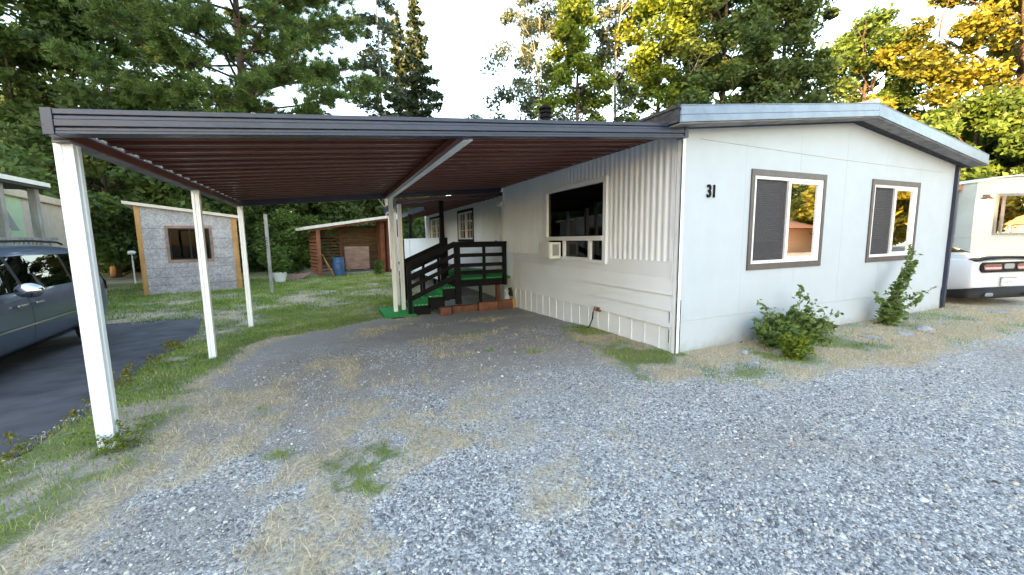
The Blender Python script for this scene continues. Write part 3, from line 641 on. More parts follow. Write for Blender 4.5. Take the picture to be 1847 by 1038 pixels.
for (xa, za, xb, zb) in ((xl+.02, zl, xm, zm), (xm, zm, xr-.03, zr)):
    sf.prism(FR, [(xa, za-.19), (xb, zb-.19), (xb, zb-.14), (xa, za-.14)], -.9, -.21)
sf.build('soffit', M['shingle'], roof)
el = MB()
el.box(xl-.02, xl+.05, YF+.02, 4.62, zl-.175, zl-.02); el.box(xl-.035, xl+.05, YF+.02, 4.60, zl-.018, zl+.02); el.box(xl-.01, xl+.05, 4.62, 17, zl-.10, zl)
el.build('eave_edge', M['shingle'], roof, bevel=.004)
el = MB(); el.add([(xl, 4.63, zl-.02), (xl+.5, 4.63, zl+.03), (xl+.6, 5.3, zl+.03), (xl-.02, 5.4, zl-.02), (xl, 4.63, zl-.06), (xl+.5, 4.63, zl-.06), (xl+.6, 5.3, zl-.06), (xl-.02, 5.4, zl-.06)], [(0, 1, 2, 3), (0, 4, 5, 1), (2, 6, 7, 3), (0, 3, 7, 4), (1, 5, 6, 2)])
el.build('roof_flashing', M['roofpale'], roof)
rc = MB(); rc.add([(xm-.02, YF+.02, zm+.0), (xm+.07, YF+.02, zm+.0), (xm+.07, YF+.02, zm+.10), (xm-.02, YF+.02, zm+.09), (xm-.6, YF+1.3, zm-.05), (xm+.07, YF+1.3, zm-.05), (xm+.07, YF+1.3, zm+.09), (xm-.4, YF+1.3, zm+.03)], [(0, 1, 2, 3), (3, 2, 6, 7), (1, 5, 6, 2), (0, 3, 7, 4), (4, 7, 6, 5)])
rc.build('ridge_cap', M['roofpale'], roof)
vp = MB(); vx, vy, vz = 6.0, 10.9, 3.2
vp.lathe((vx, vy, vz), [(.12, 0), (.12, 1.95), (.17, 1.95), (.17, 2.0), (.12, 2.02), (.12, 2.07), (.18, 2.08), (.18, 2.12), (.12, 2.14), (.12, 2.18), (.19, 2.19), (.17, 2.26), (.03, 2.30)], 20)
vp.build('vent_pipe', M['black'], roof, smooth=False)

# house number
def text_mesh(txt, size, depth, bold=0.0):
    cu = bpy.data.curves.new('number', 'FONT'); cu.body = txt; cu.size = size; cu.extrude = depth; cu.offset = bold; cu.space_character = 1.0
    to = bpy.data.objects.new('tmp', cu); COL.objects.link(to); dg = bpy.context.evaluated_depsgraph_get(); dg.update()
    me = bpy.data.meshes.new_from_object(to.evaluated_get(dg)); bpy.data.objects.remove(to); return me
def put_text(txt, size, depth, m, F, u, v, n, parent, name, bold=0.0, w=1.0):
    me = text_mesh(txt, size, depth, bold); o_, ud, nd = F; mb = MB()
    vs = [(o_[0]+ud[0]*(u+p.co.x*w)+nd[0]*(n+p.co.z), o_[1]+ud[1]*(u+p.co.x*w)+nd[1]*(n+p.co.z), o_[2]+v+p.co.y) for p in me.vertices]
    mb.add(vs, [tuple(p.vertices) for p in me.polygons]); bpy.data.meshes.remove(me)
    return mb.build(name, m, parent)
put_text("31", .235, .008, M['black'], FF, .45, 2.12, .014, home, 'house_number', .004, .80)
mb = MB()
for u in (1.22, 2.44, 3.66, 4.88, 6.10):
    top = 2.94+(.44*(1-abs(u-W/2)/(W/2)))-.06
    for (c0, c1) in (((.46, 1.08), (2.56, top)) if any(o_[0]-.1 < u < o_[1]+.1 for o_ in fw) else ((.46, top),)): mb.fbox(FF, u, u+.004, c0, c1, 0, .0015)
mb.build('panel_joint', mat('pale_joint', (.40, .455, .51), .6, .05), home)
# wall tap, vent hood, security light
mb = MB(); mb.fbox(FS, 1.66, 1.80, .33, .40, 0, .05); mb.tube([(HX-.04, 5.68, .36), (HX-.10, 5.68, .36), (HX-.12, 5.68, .31)], .018); mb.tube([(HX-.08, 5.68, .37), (HX-.08, 5.68, .41)], .025); mb.build('wall_tap', M['brass'], home)
vh = MB(); vh.prism(((HX, 10.0-.62, .0), (0, 1, 0), (-1, 0, 0)), [(-.09, .14), (.11, .13), (.07, .33), (.0, .36), (-.04, .3)], .02, .09); vh.build('vent_hood', M['rubber'], home, bevel=.008)
lt = MB(); lt.box(HX-.06, HX, 9.70, 9.85, 2.45, 2.6); lt.lathe((HX-.12, 9.72, 2.44), [(.03, .1), (.06, .06), (.07, 0)], 12); lt.lathe((HX-.12, 9.88, 2.44), [(.03, .1), (.06, .06), (.07, 0)], 12); lt.build('security_light', M['acw'], home)

# recessed rear part of the long wall
RX = 4.45; FRr = ((RX, 9.95, 0), (0, 1, 0), (-1, 0, 0)); r0 = 9.95
rops = [(13.2-r0+.08, 15.1-r0-.08, 1.6, 2.6), (17.6-r0+.08, 19.9-r0-.08, 1.6, 2.6)]
mb = MB(); wall_open(mb, FRr, .0, 21.1-r0, -.2, 2.95, rops, .1); mb.box(HX+.03, RX, 9.95, 10.03, -.2, 2.93); mb.build('rear_side_wall', M['panelside'], home)
for (y0, y1) in ((13.2, 15.1), (17.6, 19.9)):
    wq = MB(); u0, u1, v0, v1 = y0-r0, y1-r0, 1.52, 2.68; t = .09
    wq.fbox(FRr, u0, u1, v1-t, v1, 0, .02); wq.fbox(FRr, u0, u1, v0, v0+t, 0, .02); wq.fbox(FRr, u0, u0+t, v0+t, v1-t, 0, .02); wq.fbox(FRr, u1-t, u1, v0+t, v1-t, 0, .02)
    w_ = wq.build('window', M['black'], home); fr = MB(); a, b, c, d = u0+t, u1-t, v0+t, v1-t; s = .05
    fr.fbox(FRr, a, b, c, c+s, -.05, .01); fr.fbox(FRr, a, b, d-s, d, -.05, .01); fr.fbox(FRr, a, a+s, c+s, d-s, -.05, .01); fr.fbox(FRr, b-s, b, c+s, d-s, -.05, .01); mm = (a+b)/2; fr.fbox(FRr, mm-.035, mm+.035, c+s, d-s, -.05, .005)
    for q_ in (.33, .67): fr.fbox(FRr, a+s, b-s, c+(d-c)*q_-.01, c+(d-c)*q_+.01, -.035, -.02)
    for q_ in (.25, .75): fr.fbox(FRr, a+(b-a)*q_-.01, a+(b-a)*q_+.01, c+s, d-s, -.034, -.021)
    fr.build('window_frame', M['vinyl'], w_); MB().fbox(FRr, a+s, b-s, c+s, d-s, -.047, -.044).build('pane', M['glass'], w_)
    rm = MB(); rm.fbox(FRr, a, b, c, d, -.6, -.58); rm.build('room_interior', M['room'], w_)
dd = MB(); dd.fbox(FRr, 10.85-r0, 12.3-r0, .62, 2.55, 0, .03); door = dd.build('door', M['panelside'], home)
dd = MB(); dd.fbox(FRr, 10.75-r0, 10.84-r0, .62, 2.62, 0, .045); dd.fbox(FRr, 12.31-r0, 12.4-r0, .62, 2.62, 0, .045); dd.fbox(FRr, 10.75-r0, 12.4-r0, 2.56, 2.64, 0, .046); dd.build('door_frame', M['white_gloss'], door)
dd = MB(); dd.tube([(RX-.03, 11.0, 1.55), (RX-.09, 11.0, 1.55)], .03); dd.build('handle', M['chrome'], door)

# air conditioner
ac = thing('air_conditioner', 'white window air conditioner sticking out below the big side window', 'air conditioner', (HX, 7.3, 1.2))
mb = MB(); mb.box(3.86, HX-.06, 6.86, 7.30, 1.20, 1.52); mb.build('casing', M['acw'], ac, bevel=.008)
g = MB()
for k in range(9): g.box(3.845, 3.858, 6.89, 7.27, 1.225+k*.032, 1.243+k*.032)
g.build('rear_grille', M['acw'], ac)
g = MB(); g.box(3.92, 4.06, 6.848, 6.858, 1.26, 1.48); g.build('side_vent', M['acd'], ac)

# hose
h = MB(); h.tube([(4.05, 5.68, .31), (4.045, 5.69, .2), (4.03, 5.74, .08), (4.0, 5.8, .0), (3.98, 5.9, -.04), (3.96, 6.02, -.03), (4.0, 6.08, -.02)], .012, 8)
o = h.build('garden_hose', M['rubber'], None, smooth=True); tag(o, 'short black hose hanging from the wall tap', 'hose')

# ================================================================= CARPORT
cp = thing('carport', 'flat carport with dark charcoal fascia, brown ribbed metal roof and white posts', 'carport', (1.2, 6.8, -.1))
XL, XR, CY0, CY1 = -1.705, 4.08, 3.80, 9.90
def zb(x): return 2.338+.0815*(x+1.72)
def fslab(mb, x0, x1, y0, y1, dz0, dz1):
    vs = [(x, y, zb(x)+dz) for dz in (dz0, dz1) for (x, y) in ((x0, y0), (x1, y0), (x1, y1), (x0, y1))]
    mb.add(vs, [(0, 3, 2, 1), (4, 5, 6, 7), (0, 1, 5, 4), (1, 2, 6, 5), (2, 3, 7, 6), (3, 0, 4, 7)])
f = MB()
fslab(f, XL, XR, CY0+.012, CY0+.10, .0, .155)            # backing
fslab(f, XL+.05, XR-.05, CY0-.012, CY0+.012, .130, .165)
fslab(f, XL+.05, XR-.05, CY0-.006, CY0+.012, .098, .122)
fslab(f, XL+.05, XR-.05, CY0-.012, CY0+.012, .052, .097)
fslab(f, XL+.05, XR-.05, CY0-.006, CY0+.012, .022, .042)
fslab(f, XL+.05, XR-.05, CY0-.012, CY0+.012, .0, .021)
front = f.build('front_fascia', M['charcoal'], cp, bevel=.003)
for xa_, xb_ in ((XL-.01, XL+.049), (XR-.049, XR+.01)): f = MB(); fslab(f, xa_, xb_, CY0-.018, CY0+.12, -.004, .17); f.build('end_cap', M['charcoal'], front, bevel=.003)
f = MB(); fslab(f, XL-.045, XL-.031, CY0+.121, CY1, .02, .17); fslab(f, XL, XR, CY1-.03, CY1+.02, -.0, .15); f.build('fascia', M['charcoal'], cp)
f = MB(); fslab(f, XL+.02, XR+.06, CY0+.10, CY1-.03, .12, .14); y = CY0+.16                    # pans
while y < CY1-.2:
    fslab(f, XL+.02, XR, y, y+.03, .092, .118); fslab(f, XL+.02, XR, y+.031, y+.052, .092, .100); fslab(f, XL+.02, XR, y+.16, y+.175, .105, .118); y += .305
f.build('roof_panels', M['brownmetal'], cp, bevel=.003)
f = MB(); fslab(f, XL-.03, XL+.05, CY0+.12, CY1, -.005, .069); f.build('side_beam', M['brownmetal'], cp, bevel=.003)
f = MB(); fslab(f, XL-.035, XL+.055, CY0+.13, CY1, -.02, -.006); f.build('beam_underside', M['oldwood'], cp)
f = MB(); fslab(f, 1.235, 1.335, CY0+.12, CY1-.04, -.012, -.004); fslab(f, 1.300, 1.335, CY0+.12, CY1-.04, -.004, .069); cb = f.build('cross_beam', M['white_gloss'], cp)
f = MB(); fslab(f, 1.17, 1.234, CY0+.12, CY1-.04, -.002, .069); f.build('beam_side', M['brownmetal'], cb)
def post(x, y, z0, z1, w=.085, x1=None, name='post', parent=cp, m='white_gloss'):
    x1 = x if x1 is None else x1; mb = MB()
    # hollow-looking rolled post: square with shallow grooves
    h_ = w/2; r = .012
    prof = [(-h_, -h_), (-r, -h_), (-r*.5, -h_+.008), (r*.5, -h_+.008), (r, -h_), (h_, -h_), (h_, -r), (h_-.008, -r*.5), (h_-.008, r*.5), (h_, r), (h_, h_), (r, h_), (r*.5, h_-.008), (-r*.5, h_-.008), (-r, h_), (-h_, h_), (-h_, r), (-h_+.008, r*.5), (-h_+.008, -r*.5), (-h_, -r)]
    k = len(prof); vs = [(x+a, y+b, z0) for a, b in prof]+[(x1+a, y+b, z1) for a, b in prof]
    mb.add(vs, [tuple(range(k))[::-1], tuple(range(k, 2*k))]+[(i, (i+1) % k, k+(i+1) % k, k+i) for i in range(k)])
    return mb.build(name, M[m], parent)
post(-1.715, 4.05, -.03, 2.322, .105); post(-1.68, 6.90, -.09, 2.325, .085); post(-1.66, 9.70, -.16, 2.33, .085)
post(1.285, 9.80, -.26, 2.575, .09)

# rear porch roof with its posts and deck
pr = thing('porch_roof', 'lower brown metal porch roof behind the carport on white and black posts', 'porch roof', (2.9, 12, -.15))
f = MB()
def slab(mb, x0, z0, x1, z1, y0, y1, t):
    mb.add([(x0, y0, z0), (x1, y0, z1), (x1, y1, z1), (x0, y1, z0), (x0, y0, z0+t), (x1, y0, z1+t), (x1, y1, z1+t), (x0, y1, z0+t)], [(0, 3, 2, 1), (4, 5, 6, 7), (0, 1, 5, 4), (1, 2, 6, 5), (2, 3, 7, 6), (3, 0, 4, 7)])
slab(f, 1.45, 2.53, RX-.03, 2.83, 9.96, 12.5, .04); slab(f, 2.68, 2.60, RX-.03, 2.84, 12.52, 20.8, .04)
for k in range(7): slab(f, 1.47, 2.49, RX-.04, 2.79, 10.1+k*.36, 10.14+k*.36, .04)
for k in range(26): slab(f, 2.70, 2.56, RX-.04, 2.80, 12.6+k*.31, 12.64+k*.31, .04)
f.build('roof_panels', M['brownmetal'], pr)
f = MB(); slab(f, 1.43, 2.46, RX-.05, 2.76, 9.94, 10.0, .05); f.box(1.43, 1.50, 10.0, 12.5, 2.42, 2.55); f.box(2.62, 2.68, 12.4, 20.9, 2.52, 2.68); f.build('fascia', M['charcoal'], pr)
post(1.50, 9.98, -.12, 2.46, .09, parent=pr); post(1.52, 11.0, -.14, 2.44, .09, parent=pr)
post(2.62, 10.36, .60, 2.60, .10, parent=pr, m='black'); post(2.62, 15.0, .60, 2.55, .10, parent=pr, m='black')

# deck stairs
dk = thing('entry_stairs', 'black timber entry stairs and landing covered with bright green turf', 'stairs', (2.8, 9.9, -.15))
f = MB()
for x0, x1, z in ((.95, 1.66, -.09), (1.62, 2.0, .10), (1.97, 2.36, .28), (2.33, 2.72, .46)):
    f.box(x0, x1, 9.36 if x0 > 1 else 9.15, 10.3 if x0 > 1 else 10.45, z-.03, z)
    f.box(x1-.015, x1, 9.36, 10.3, z, z+.155)
    f.box(x0, x0+.004, 9.36, 10.3, z-.06, z)
f.build('turf_tread', M['turf'], dk)
f = MB(); f.box(2.69, 4.14, 9.42, 10.5, .61, .645); f.box(2.69, RX-.03, 10.5, 12.6, .61, .64); f.build('landing', M['turf'], dk)
f = MB(); f.box(.96, 1.6, 9.17, 10.43, -.22, -.125)
for x0, z in ((1.62, .07), (1.97, .25), (2.33, .43)): f.box(x0, x0+.40, 9.33, 9.37, z-.26, z); f.box(x0, x0+.40, 10.31, 10.35, z-.26, z)
f.build('stringer', M['black'], dk)
f = MB(); f.box(2.72, 4.0, 9.37, 9.415, .45, .62); f.box(2.67, 2.715, 9.42, 12.6, .45, .605); f.box(3.3, 3.37, 9.45, 9.52, -.2, .44); f.build('joist', M['black'], dk, bevel=.004)
f = MB(); f.box(3.86, 3.96, 9.7, 9.8, -.2, .44); f.build('support_block', M['timber'], dk); f = MB(); f.box(2.75, 2.85, 9.45, 9.55, -.2, .05); f.build('support_block', M['timber'], dk)
FL = ((0, 9.36, 0), (1, 0, 0), (0, -1, 0))
def rail(name, pts): 
    mb = MB(); mb.bar(*pts); return mb.build(name, M['black'], dk, bevel=.004)
for nm, x, z0, z1, wd in (('newel_post', 2.70, .05, 1.53, .14), ('newel_post', 3.93, .45, 1.53, .09), ('newel_post', 1.55, -.22, 1.06, .09)):
    f = MB(); f.box(x-wd/2, x+wd/2, 9.27, 9.36, z0, z1); f.build(nm, M['black'], dk, bevel=.004)
f = MB(); f.box(3.35, 3.42, 9.29, 9.34, .62, 1.49); f.build('baluster', M['black'], dk, bevel=.003)
for z in (.80, .98, 1.22): f = MB(); f.box(2.77, 3.885, 9.30, 9.335, z-.045, z+.045); f.build('rail', M['black'], dk, bevel=.003)
f = MB(); f.box(2.62, 3.98, 9.25, 9.38, 1.50, 1.545); f.box(2.77, 3.885, 9.30, 9.34, 1.41, 1.5); f.build('top_rail', M['black'], dk, bevel=.003)
for k, (dz, hh) in enumerate(((1.00, .13), (.74, .09), (.50, .09), (.22, .11))):
    for yy in (9.32, 10.38):
        if yy > 10 and k > 2: continue
        f = MB(); f.bar((1.50, yy, dz-.0), (2.66, yy, dz+.50), .04, hh); f.build('rail', M['black'], dk, bevel=.003)
f = MB(); f.bar((1.66, 10.38, -.2), (1.66, 10.38, 1.12), .08, .08); f.bar((2.10, 10.38, .2), (2.10, 10.38, 1.1), .06, .06); f.bar((2.5, 10.38, .4), (2.5, 10.38, 1.4), .06, .06); f.build('baluster', M['black'], dk)
f = MB(); f.box(2.55, 2.74, 10.28, 10.42, .0, 1.66); f.build('newel_post', M['black'], dk, bevel=.004)
f = MB()
for x0, z in ((1.62, .10), (1.97, .28), (2.33, .46)):
    for k in range(4): f.lathe((x0+.06+k*.08, 9.352, z-.012), [(.008, 0), (.008, .014)], 6)
f.build('tread_nail', M['acw'], dk)

pv = thing('privacy_panel', 'white half height panel wall running along the porch deck edge', 'panel', (2.6, 13, -.16))
f = MB(); f.box(2.57, 2.61, 10.46, 16.2, .52, 1.63); f.build('panel', M['panelside'], pv)
f = MB(); f.box(2.56, 2.63, 10.46, 16.2, 1.63, 1.66); f.build('top_rail', M['white_gloss'], pv)
for y in (11.5, 13.5, 15.8): f = MB(); f.box(2.615, 2.68, y, y+.08, -.2, 1.6); f.build('support_post', M['black'], pv)
ds = thing('porch_deck', 'porch deck boards behind the white half wall', 'deck', (3.5, 16, -.16))
f = MB(); f.box(2.68, RX-.02, 12.62, 20.5, .55, .61); f.build('deck_boards', M['oldwood'], ds)
f = MB(); f.box(2.69, RX-.02, 20.45, 20.5, .62, 1.6); f.build('rear_panel', M['black'], ds)
us = thing('white_outbuilding', 'narrow white lap sided outbuilding between the woodshed and porch', 'shed', (2.2, 18, -.16))
f = MB(); FO = ((2.3, 17.0, 0), (1, 0, 0), (0, -1, 0))
for k in range(9): f.prism(((2.3, 17.0, 0), (1, 0, 0), (0, -1, 0)), [(0, .35+k*.2), (.26, .35+k*.2), (.26, .55+k*.2), (0, .55+k*.2)], -1.6, .004+.012*(k % 2))
f.box(2.3, 2.55, 17.02, 18.6, 2.15, 2.7); wl = f.build('wall', M['white'], us); f = MB(); f.box(2.27, 2.6, 16.9, 18.7, 2.70, 2.76); f.build('roof', M['charcoal'], us)
f = MB(); f.box(2.36, 2.48, 16.96, 16.99, 1.75, 2.45); f.build('window', M['dark'], us)

# landscaping timbers and small things by the stairs
for k, (x0, x1, y0, y1, h_, lab) in enumerate(((2.17, 2.42, 8.93, 9.07, .22, 'short square timber block standing apart on the gravel by the stairs'),
        (2.50, 3.14, 9.15, 9.27, .20, 'longest brown landscape timber lying under the landing'),
        (3.15, 3.66, 9.10, 9.24, .24, 'middle brown timber of the low edging under the landing'),
        (3.67, 4.05, 9.08, 9.22, .25, 'orange brown timber end beside the wall skirting'))):
    f = MB(); z_ = float(gz(x0, y0)); f.box(x0, x1, y0, y1, z_-.03, z_-.03+h_); o = f.build('landscape_timber', M['timber'], None, bevel=.012); tag(o, lab, 'timber', 'timbers edging the stairs')
f = MB(); f.box(4.052, 4.085, 9.06, 9.24, -.16, .10); o = f.build('yellow_strap', M['yellowstrap'], None, bevel=.004); tag(o, 'yellow plastic strip at the end of the timber edging', 'strip')
f = MB(); f.lathe((3.98, 9.32, -.05+.05), [(.06, 0), (.08, .05), (.085, .12), (.06, .18), (.035, .21), (.05, .25), (.055, .29), (.03, .33), (.005, .34)], 14)
f.v = [(x+random.uniform(-.006, .006), y+random.uniform(-.006, .006), z) for x, y, z in f.v]
o = f.build('garden_figurine', M['ceramic'], None, smooth=True); tag(o, 'small chalky grey garden figurine standing on the timbers by the wall', 'figurine')

def rock(x, y, s, lab, m='stone', nm='rock', grp=None, sq=.55):
    bm = bmesh.new(); bmesh.ops.create_icosphere(bm, subdivisions=3, radius=1)
    sd_ = random.random()*50
    for v in bm.verts:
        p = v.co; n = 1+.28*math.sin(p.x*3+sd_)*math.cos(p.y*2.7+sd_)+.16*math.sin(p.z*6+p.x*5+sd_); v.co = Vector((p.x*1.2, p.y*.85, p.z*sq))*n*s
    me = bpy.data.meshes.new(nm); bm.to_mesh(me); bm.free(); me.materials.append(M[m]); o = bpy.data.objects.new(nm, me); COL.objects.link(o)
    o.location = (x, y, float(gz(x, y))+s*.22); o.rotation_euler = (0, 0, sd_); tag(o, lab, nm, grp); return o
rock(4.93, 3.51, .075, 'grey rock in dry grass left of the low leafy bush', grp='rocks along the gable wall')
rock(4.67, 3.18, .085, 'flat grey rock in green grass nearest the home corner', grp='rocks along the gable wall', sq=.3)
rock(8.75, 3.12, .11, 'pale grey rock right of the tall leaning shrub, the largest one', grp='rocks along the gable wall', sq=.6)
rock(8.1, 3.10, .12, 'flat half buried grey rock below the tall leaning shrub', grp='rocks along the gable wall', sq=.25)
rock(7.42, 3.2, .11, 'flat buried grey rock between the two bushes', grp='rocks along the gable wall', sq=.2)
rock(2.02, 1.36, .022, 'small white stone lying on the gravel at front right', sq=.5)
for k in range(14):
    rock(2.75+.075*k+random.uniform(-.05, .05), 9.55+random.uniform(-.1, .25), random.uniform(.04, .09), 'brown river rock heaped under the landing', 'timber' if k % 3 else 'stone', 'rubble', 'rubble heap under the landing', .7)

# ================================================================= SHEDS
sa = math.atan2(18.08-17.4, 2.67); sh = thing('board_shed', 'small slant roofed shed of grey flake board with yellow corner trim', 'shed', (-5.94, 17.4, -.16), 0)
cu, su = math.cos(sa), math.sin(sa); FB = ((-5.94, 17.4, -.18), (cu, su, 0), (su, -cu, 0)); Wd = 2.75
f = MB(); so_ = [(.78, 1.92, 1.22, 2.32)]
wall_open(f, FB, 0, Wd, 0, 2.66, so_, .08); f.prism(FB, [(0, 2.66), (Wd, 2.66), (Wd, 2.72), (0, 3.08)], -.08, 0); f.prism(FB, [(Wd-.08, 0), (Wd, 0), (Wd, 2.72), (Wd-.08, 2.73)], -2.6, -.081); f.prism(FB, [(0, 0), (.08, 0), (.08, 3.05), (0, 3.08)], -2.6, -.081)
f.build('wall', M['osb'], sh)
f = MB()
for z in (.35, .62, .95, 1.25, 1.62, 1.95, 2.3): f.fbox(FB, .1, .76 if 1.2 < z < 2.32 else Wd-.16, z, z+.007, 0, .003)
for z in (1.25, 1.62, 1.95, 2.3): f.fbox(FB, 1.94, Wd-.16, z, z+.007, 0, .003)
f.build('board_joint', M['dark'], sh)
f = MB(); f.fbox(FB, -.02, .11, -.02, 3.05, -.02, .025); f.build('corner_trim', M['yellowwood'], sh, bevel=.004); f = MB(); f.fbox(FB, Wd-.15, Wd+.02, -.02, 2.70, -.02, .025); f.build('corner_trim', M['yellowwood'], sh, bevel=.004)
f = MB(); f.prism(FB, [(-.28, 3.10), (Wd+.2, 2.68), (Wd+.2, 2.78), (-.28, 3.20)], -2.8, .12); f.build('roof', M['cream'], sh, bevel=.004)
f = MB(); 
for (a, b, c, d) in ((.70, 2.0, 2.32, 2.41), (.70, 2.0, 1.13, 1.22), (.70, .78, 1.22, 2.32), (1.92, 2.0, 1.22, 2.32)): f.fbox(FB, a, b, c, d, 0, .03)
w_ = f.build('window', M['palletwood'], sh)
f = MB()
for (a, b, c, d) in ((.78, 1.92, 2.27, 2.32), (.78, 1.92, 1.22, 1.27), (.78, .83, 1.27, 2.27), (1.87, 1.92, 1.27, 2.27), (1.33, 1.38, 1.27, 2.27)): f.fbox(FB, a, b, c, d, -.05, .01)
f.build('window_frame', M['plastic'], w_); MB().fbox(FB, .83, 1.87, 1.27, 2.27, -.04, -.036).build('pane', glass_mat('shed_window_glass', (.14, .17, .22), .0, .2), w_)
f = MB(); f.fbox(FB, .78, 1.92, 1.22, 2.32, -.8, -.78); f.build('room_interior', M['dark'], w_); MB().fbox(FB, .86, 1.06, 1.28, 2.15, -.10, -.07).build('curtain', M['acw'], w_)
ml = MB(); px_, py_ = at(238, 17.8); ml.lathe((px_, py_, 1.15), [(.02, -.4), (.02, 0), (.12, .02), (.15, .09), (.12, .16), (.02, .18)], 12); ml.tube([(px_, py_, -.15), (px_, py_, .9)], .03)
o = ml.build('garden_lamp', M['acw'], None); tag(o, 'white globe garden lamp on a thin post beside the board shed', 'garden lamp')

wa = math.radians(12); FW = ((-.72, 22.1, -.18), (math.cos(wa), math.sin(wa), 0), (math.sin(wa), -math.cos(wa), 0)); WW = 3.75
ws = thing('woodshed', 'open fronted brown timber lean-to with cream sloping roof edge', 'shed', (-.72, 22.1, -.18))
for (u, h_) in ((.0, 2.35), (WW-.16, 2.98)):
    f = MB(); f.fbox(FW, u, u+.17, -.02, h_, -.17, 0); f.build('post', M['redwood'], ws, bevel=.006)
f = MB(); f.fbox(FW, 1.55, 1.65, 0, 2.6, -2.3, -2.2); f.build('post', M['redwood'], ws)
f = MB(); f.fbox(FW, WW-.40, WW-.16, 0, 2.95, -1.2, -.6); f.build('post', M['redwood'], ws)
f = MB()
for k in range(15):
    z = .12+k*.17; f.fbox(FW, .1, 1.55, z, z+.09, -2.33, -2.30)
for k in range(17):
    z = .1+k*.15; f.fbox(FW, 1.6, WW, z, z+.142, -2.35, -2.31)
f.build('back_slats', M['plank'], ws)
f = MB()
for k in range(12): f.fbox(FW, .02, .06, .15+k*.18, .27+k*.18, -2.3, -.2)
f.build('side_slats', M['redwood'], ws)
f = MB(); f.fbox(FW, WW-.05, WW, 0, 2.9, -2.3, -.2); f.build('side_wall', M['redwood'], ws)
f = MB(); f.prism(FW, [(-.55, 2.36), (WW+.10, 3.03), (WW+.10, 3.17), (-.55, 2.50)], -2.6, .25); rf2 = f.build('roof', M['roofpale'], ws)
f = MB(); f.prism(FW, [(-.35, 2.28), (WW, 2.92), (WW, 3.01), (-.35, 2.39)], -.16, -.02); f.build('header_beam', M['redwood'], ws)
f = MB(); f.fbox(FW, 1.3, WW-.3, .02, .14, -1.3, -.5); o = f.build('wood_pallet', M['oldwood'], None, bevel=.01); tag(o, 'grey weathered pallet lying inside the open woodshed', 'pallet')
# barrel
bx, by = FW[0][0]+math.cos(wa)*.95, FW[0][1]+math.sin(wa)*.95
br = thing('barrel', 'blue plastic barrel standing at the front of the woodshed', 'barrel', (bx, by, -.16))
f = MB(); f.lathe((bx, by, -.16), [(.24, 0), (.27, .04), (.285, .3), (.275, .33), (.29, .36), (.29, .6), (.275, .63), (.285, .66), (.27, .86), (.29, .88), (.29, .92), (.2, .92)], 24); f.build('drum', M['barrel'], br, smooth=False)
f = MB(); f.lathe((bx, by, .755), [(.27, 0), (.27, .03), (.25, .035)], 20); f.build('lid', M['barrel'], br)
# leaning square board
FP = ((FW[0][0]+math.cos(wa)*1.30, FW[0][1]+math.sin(wa)*1.30+.55, -.16), (math.cos(wa), math.sin(wa), 0), (math.sin(wa), -math.cos(wa), 0))
bp_ = thing('plank_panel', 'square panel of pale brown planks leaning inside the woodshed', 'panel', FP[0])
f = MB()
for k in range(9):
    z = .27+k*.135; f.fbox(FP, 0, 1.25, z, z+.128, -.02-.0, .01)
f.build('boards', M['palletwood'], bp_)
f = MB(); f.fbox(FP, .1, .2, .2, 1.45, -.06, -.021); f.fbox(FP, 1.0, 1.1, .2, 1.45, -.06, -.021); f.build('batten', M['oldwood'], bp_)
for k, (dx, lab) in enumerate(((0, 'long reddish board leaning on the left woodshed post, left one'), (.10, 'pale board leaning on the left woodshed post, right one'))):
    f = MB(); f.bar((FW[0][0]+.20+dx*.6, 22.0, 1.0-k*.15), (FW[0][0]+.62+dx, 21.85, -.16), .03, .14, (0, 1, 0)); o = f.build('leaning_board', M['yellowwood' if k else 'redwood'], None); tag(o, lab, 'board', 'boards leaning on the woodshed post')
for k in range(5):
    f = MB(); x_ = FW[0][0]-.35-k*.17; f.bar((x_, 21.9, .12-.02*k), (x_-.45, 21.2-.1*k, -.13), .12, .05); o = f.build('scrap_board', M['palletwood'], None); tag(o, 'brown scrap board in the pile left of the woodshed, '+('nearest the shed post', 'second from the shed post', 'middle one of five', 'fourth from the shed post', 'farthest from the shed post')[k], 'board', 'scrap boards piled left of the woodshed')
# grey pole and planter
f = MB(); f.bar((-2.02, 15.9, -.2), (-2.03, 15.95, 2.55), .10, .09); pl = thing('fence_post', 'tall weathered grey wooden post standing on the lawn', 'post', (-2.02, 15.9, -.16)); f.build('post', M['oldwood'], pl, bevel=.006)
f = MB(); pts = [(-2.08+.07*math.cos(k*.9), 15.93+.07*math.sin(k*.9), 1.35+k*.012) for k in range(40)]; f.tube(pts, .009, 5); f.build('wire_coil', M['rubber'], pl)
plx, ply = -2.2, 20.0
pt = thing('planter', 'white bowl planter with a leafy plant on the lawn edge', 'planter', (plx, ply, -.16))
f = MB(); f.lathe((plx, ply, -.16), [(.16, 0), (.2, .05), (.27, .3), (.31, .42), (.33, .44), (.33, .47), (.29, .47), (.27, .42)], 20); f.build('bowl', M['acw'], pt)

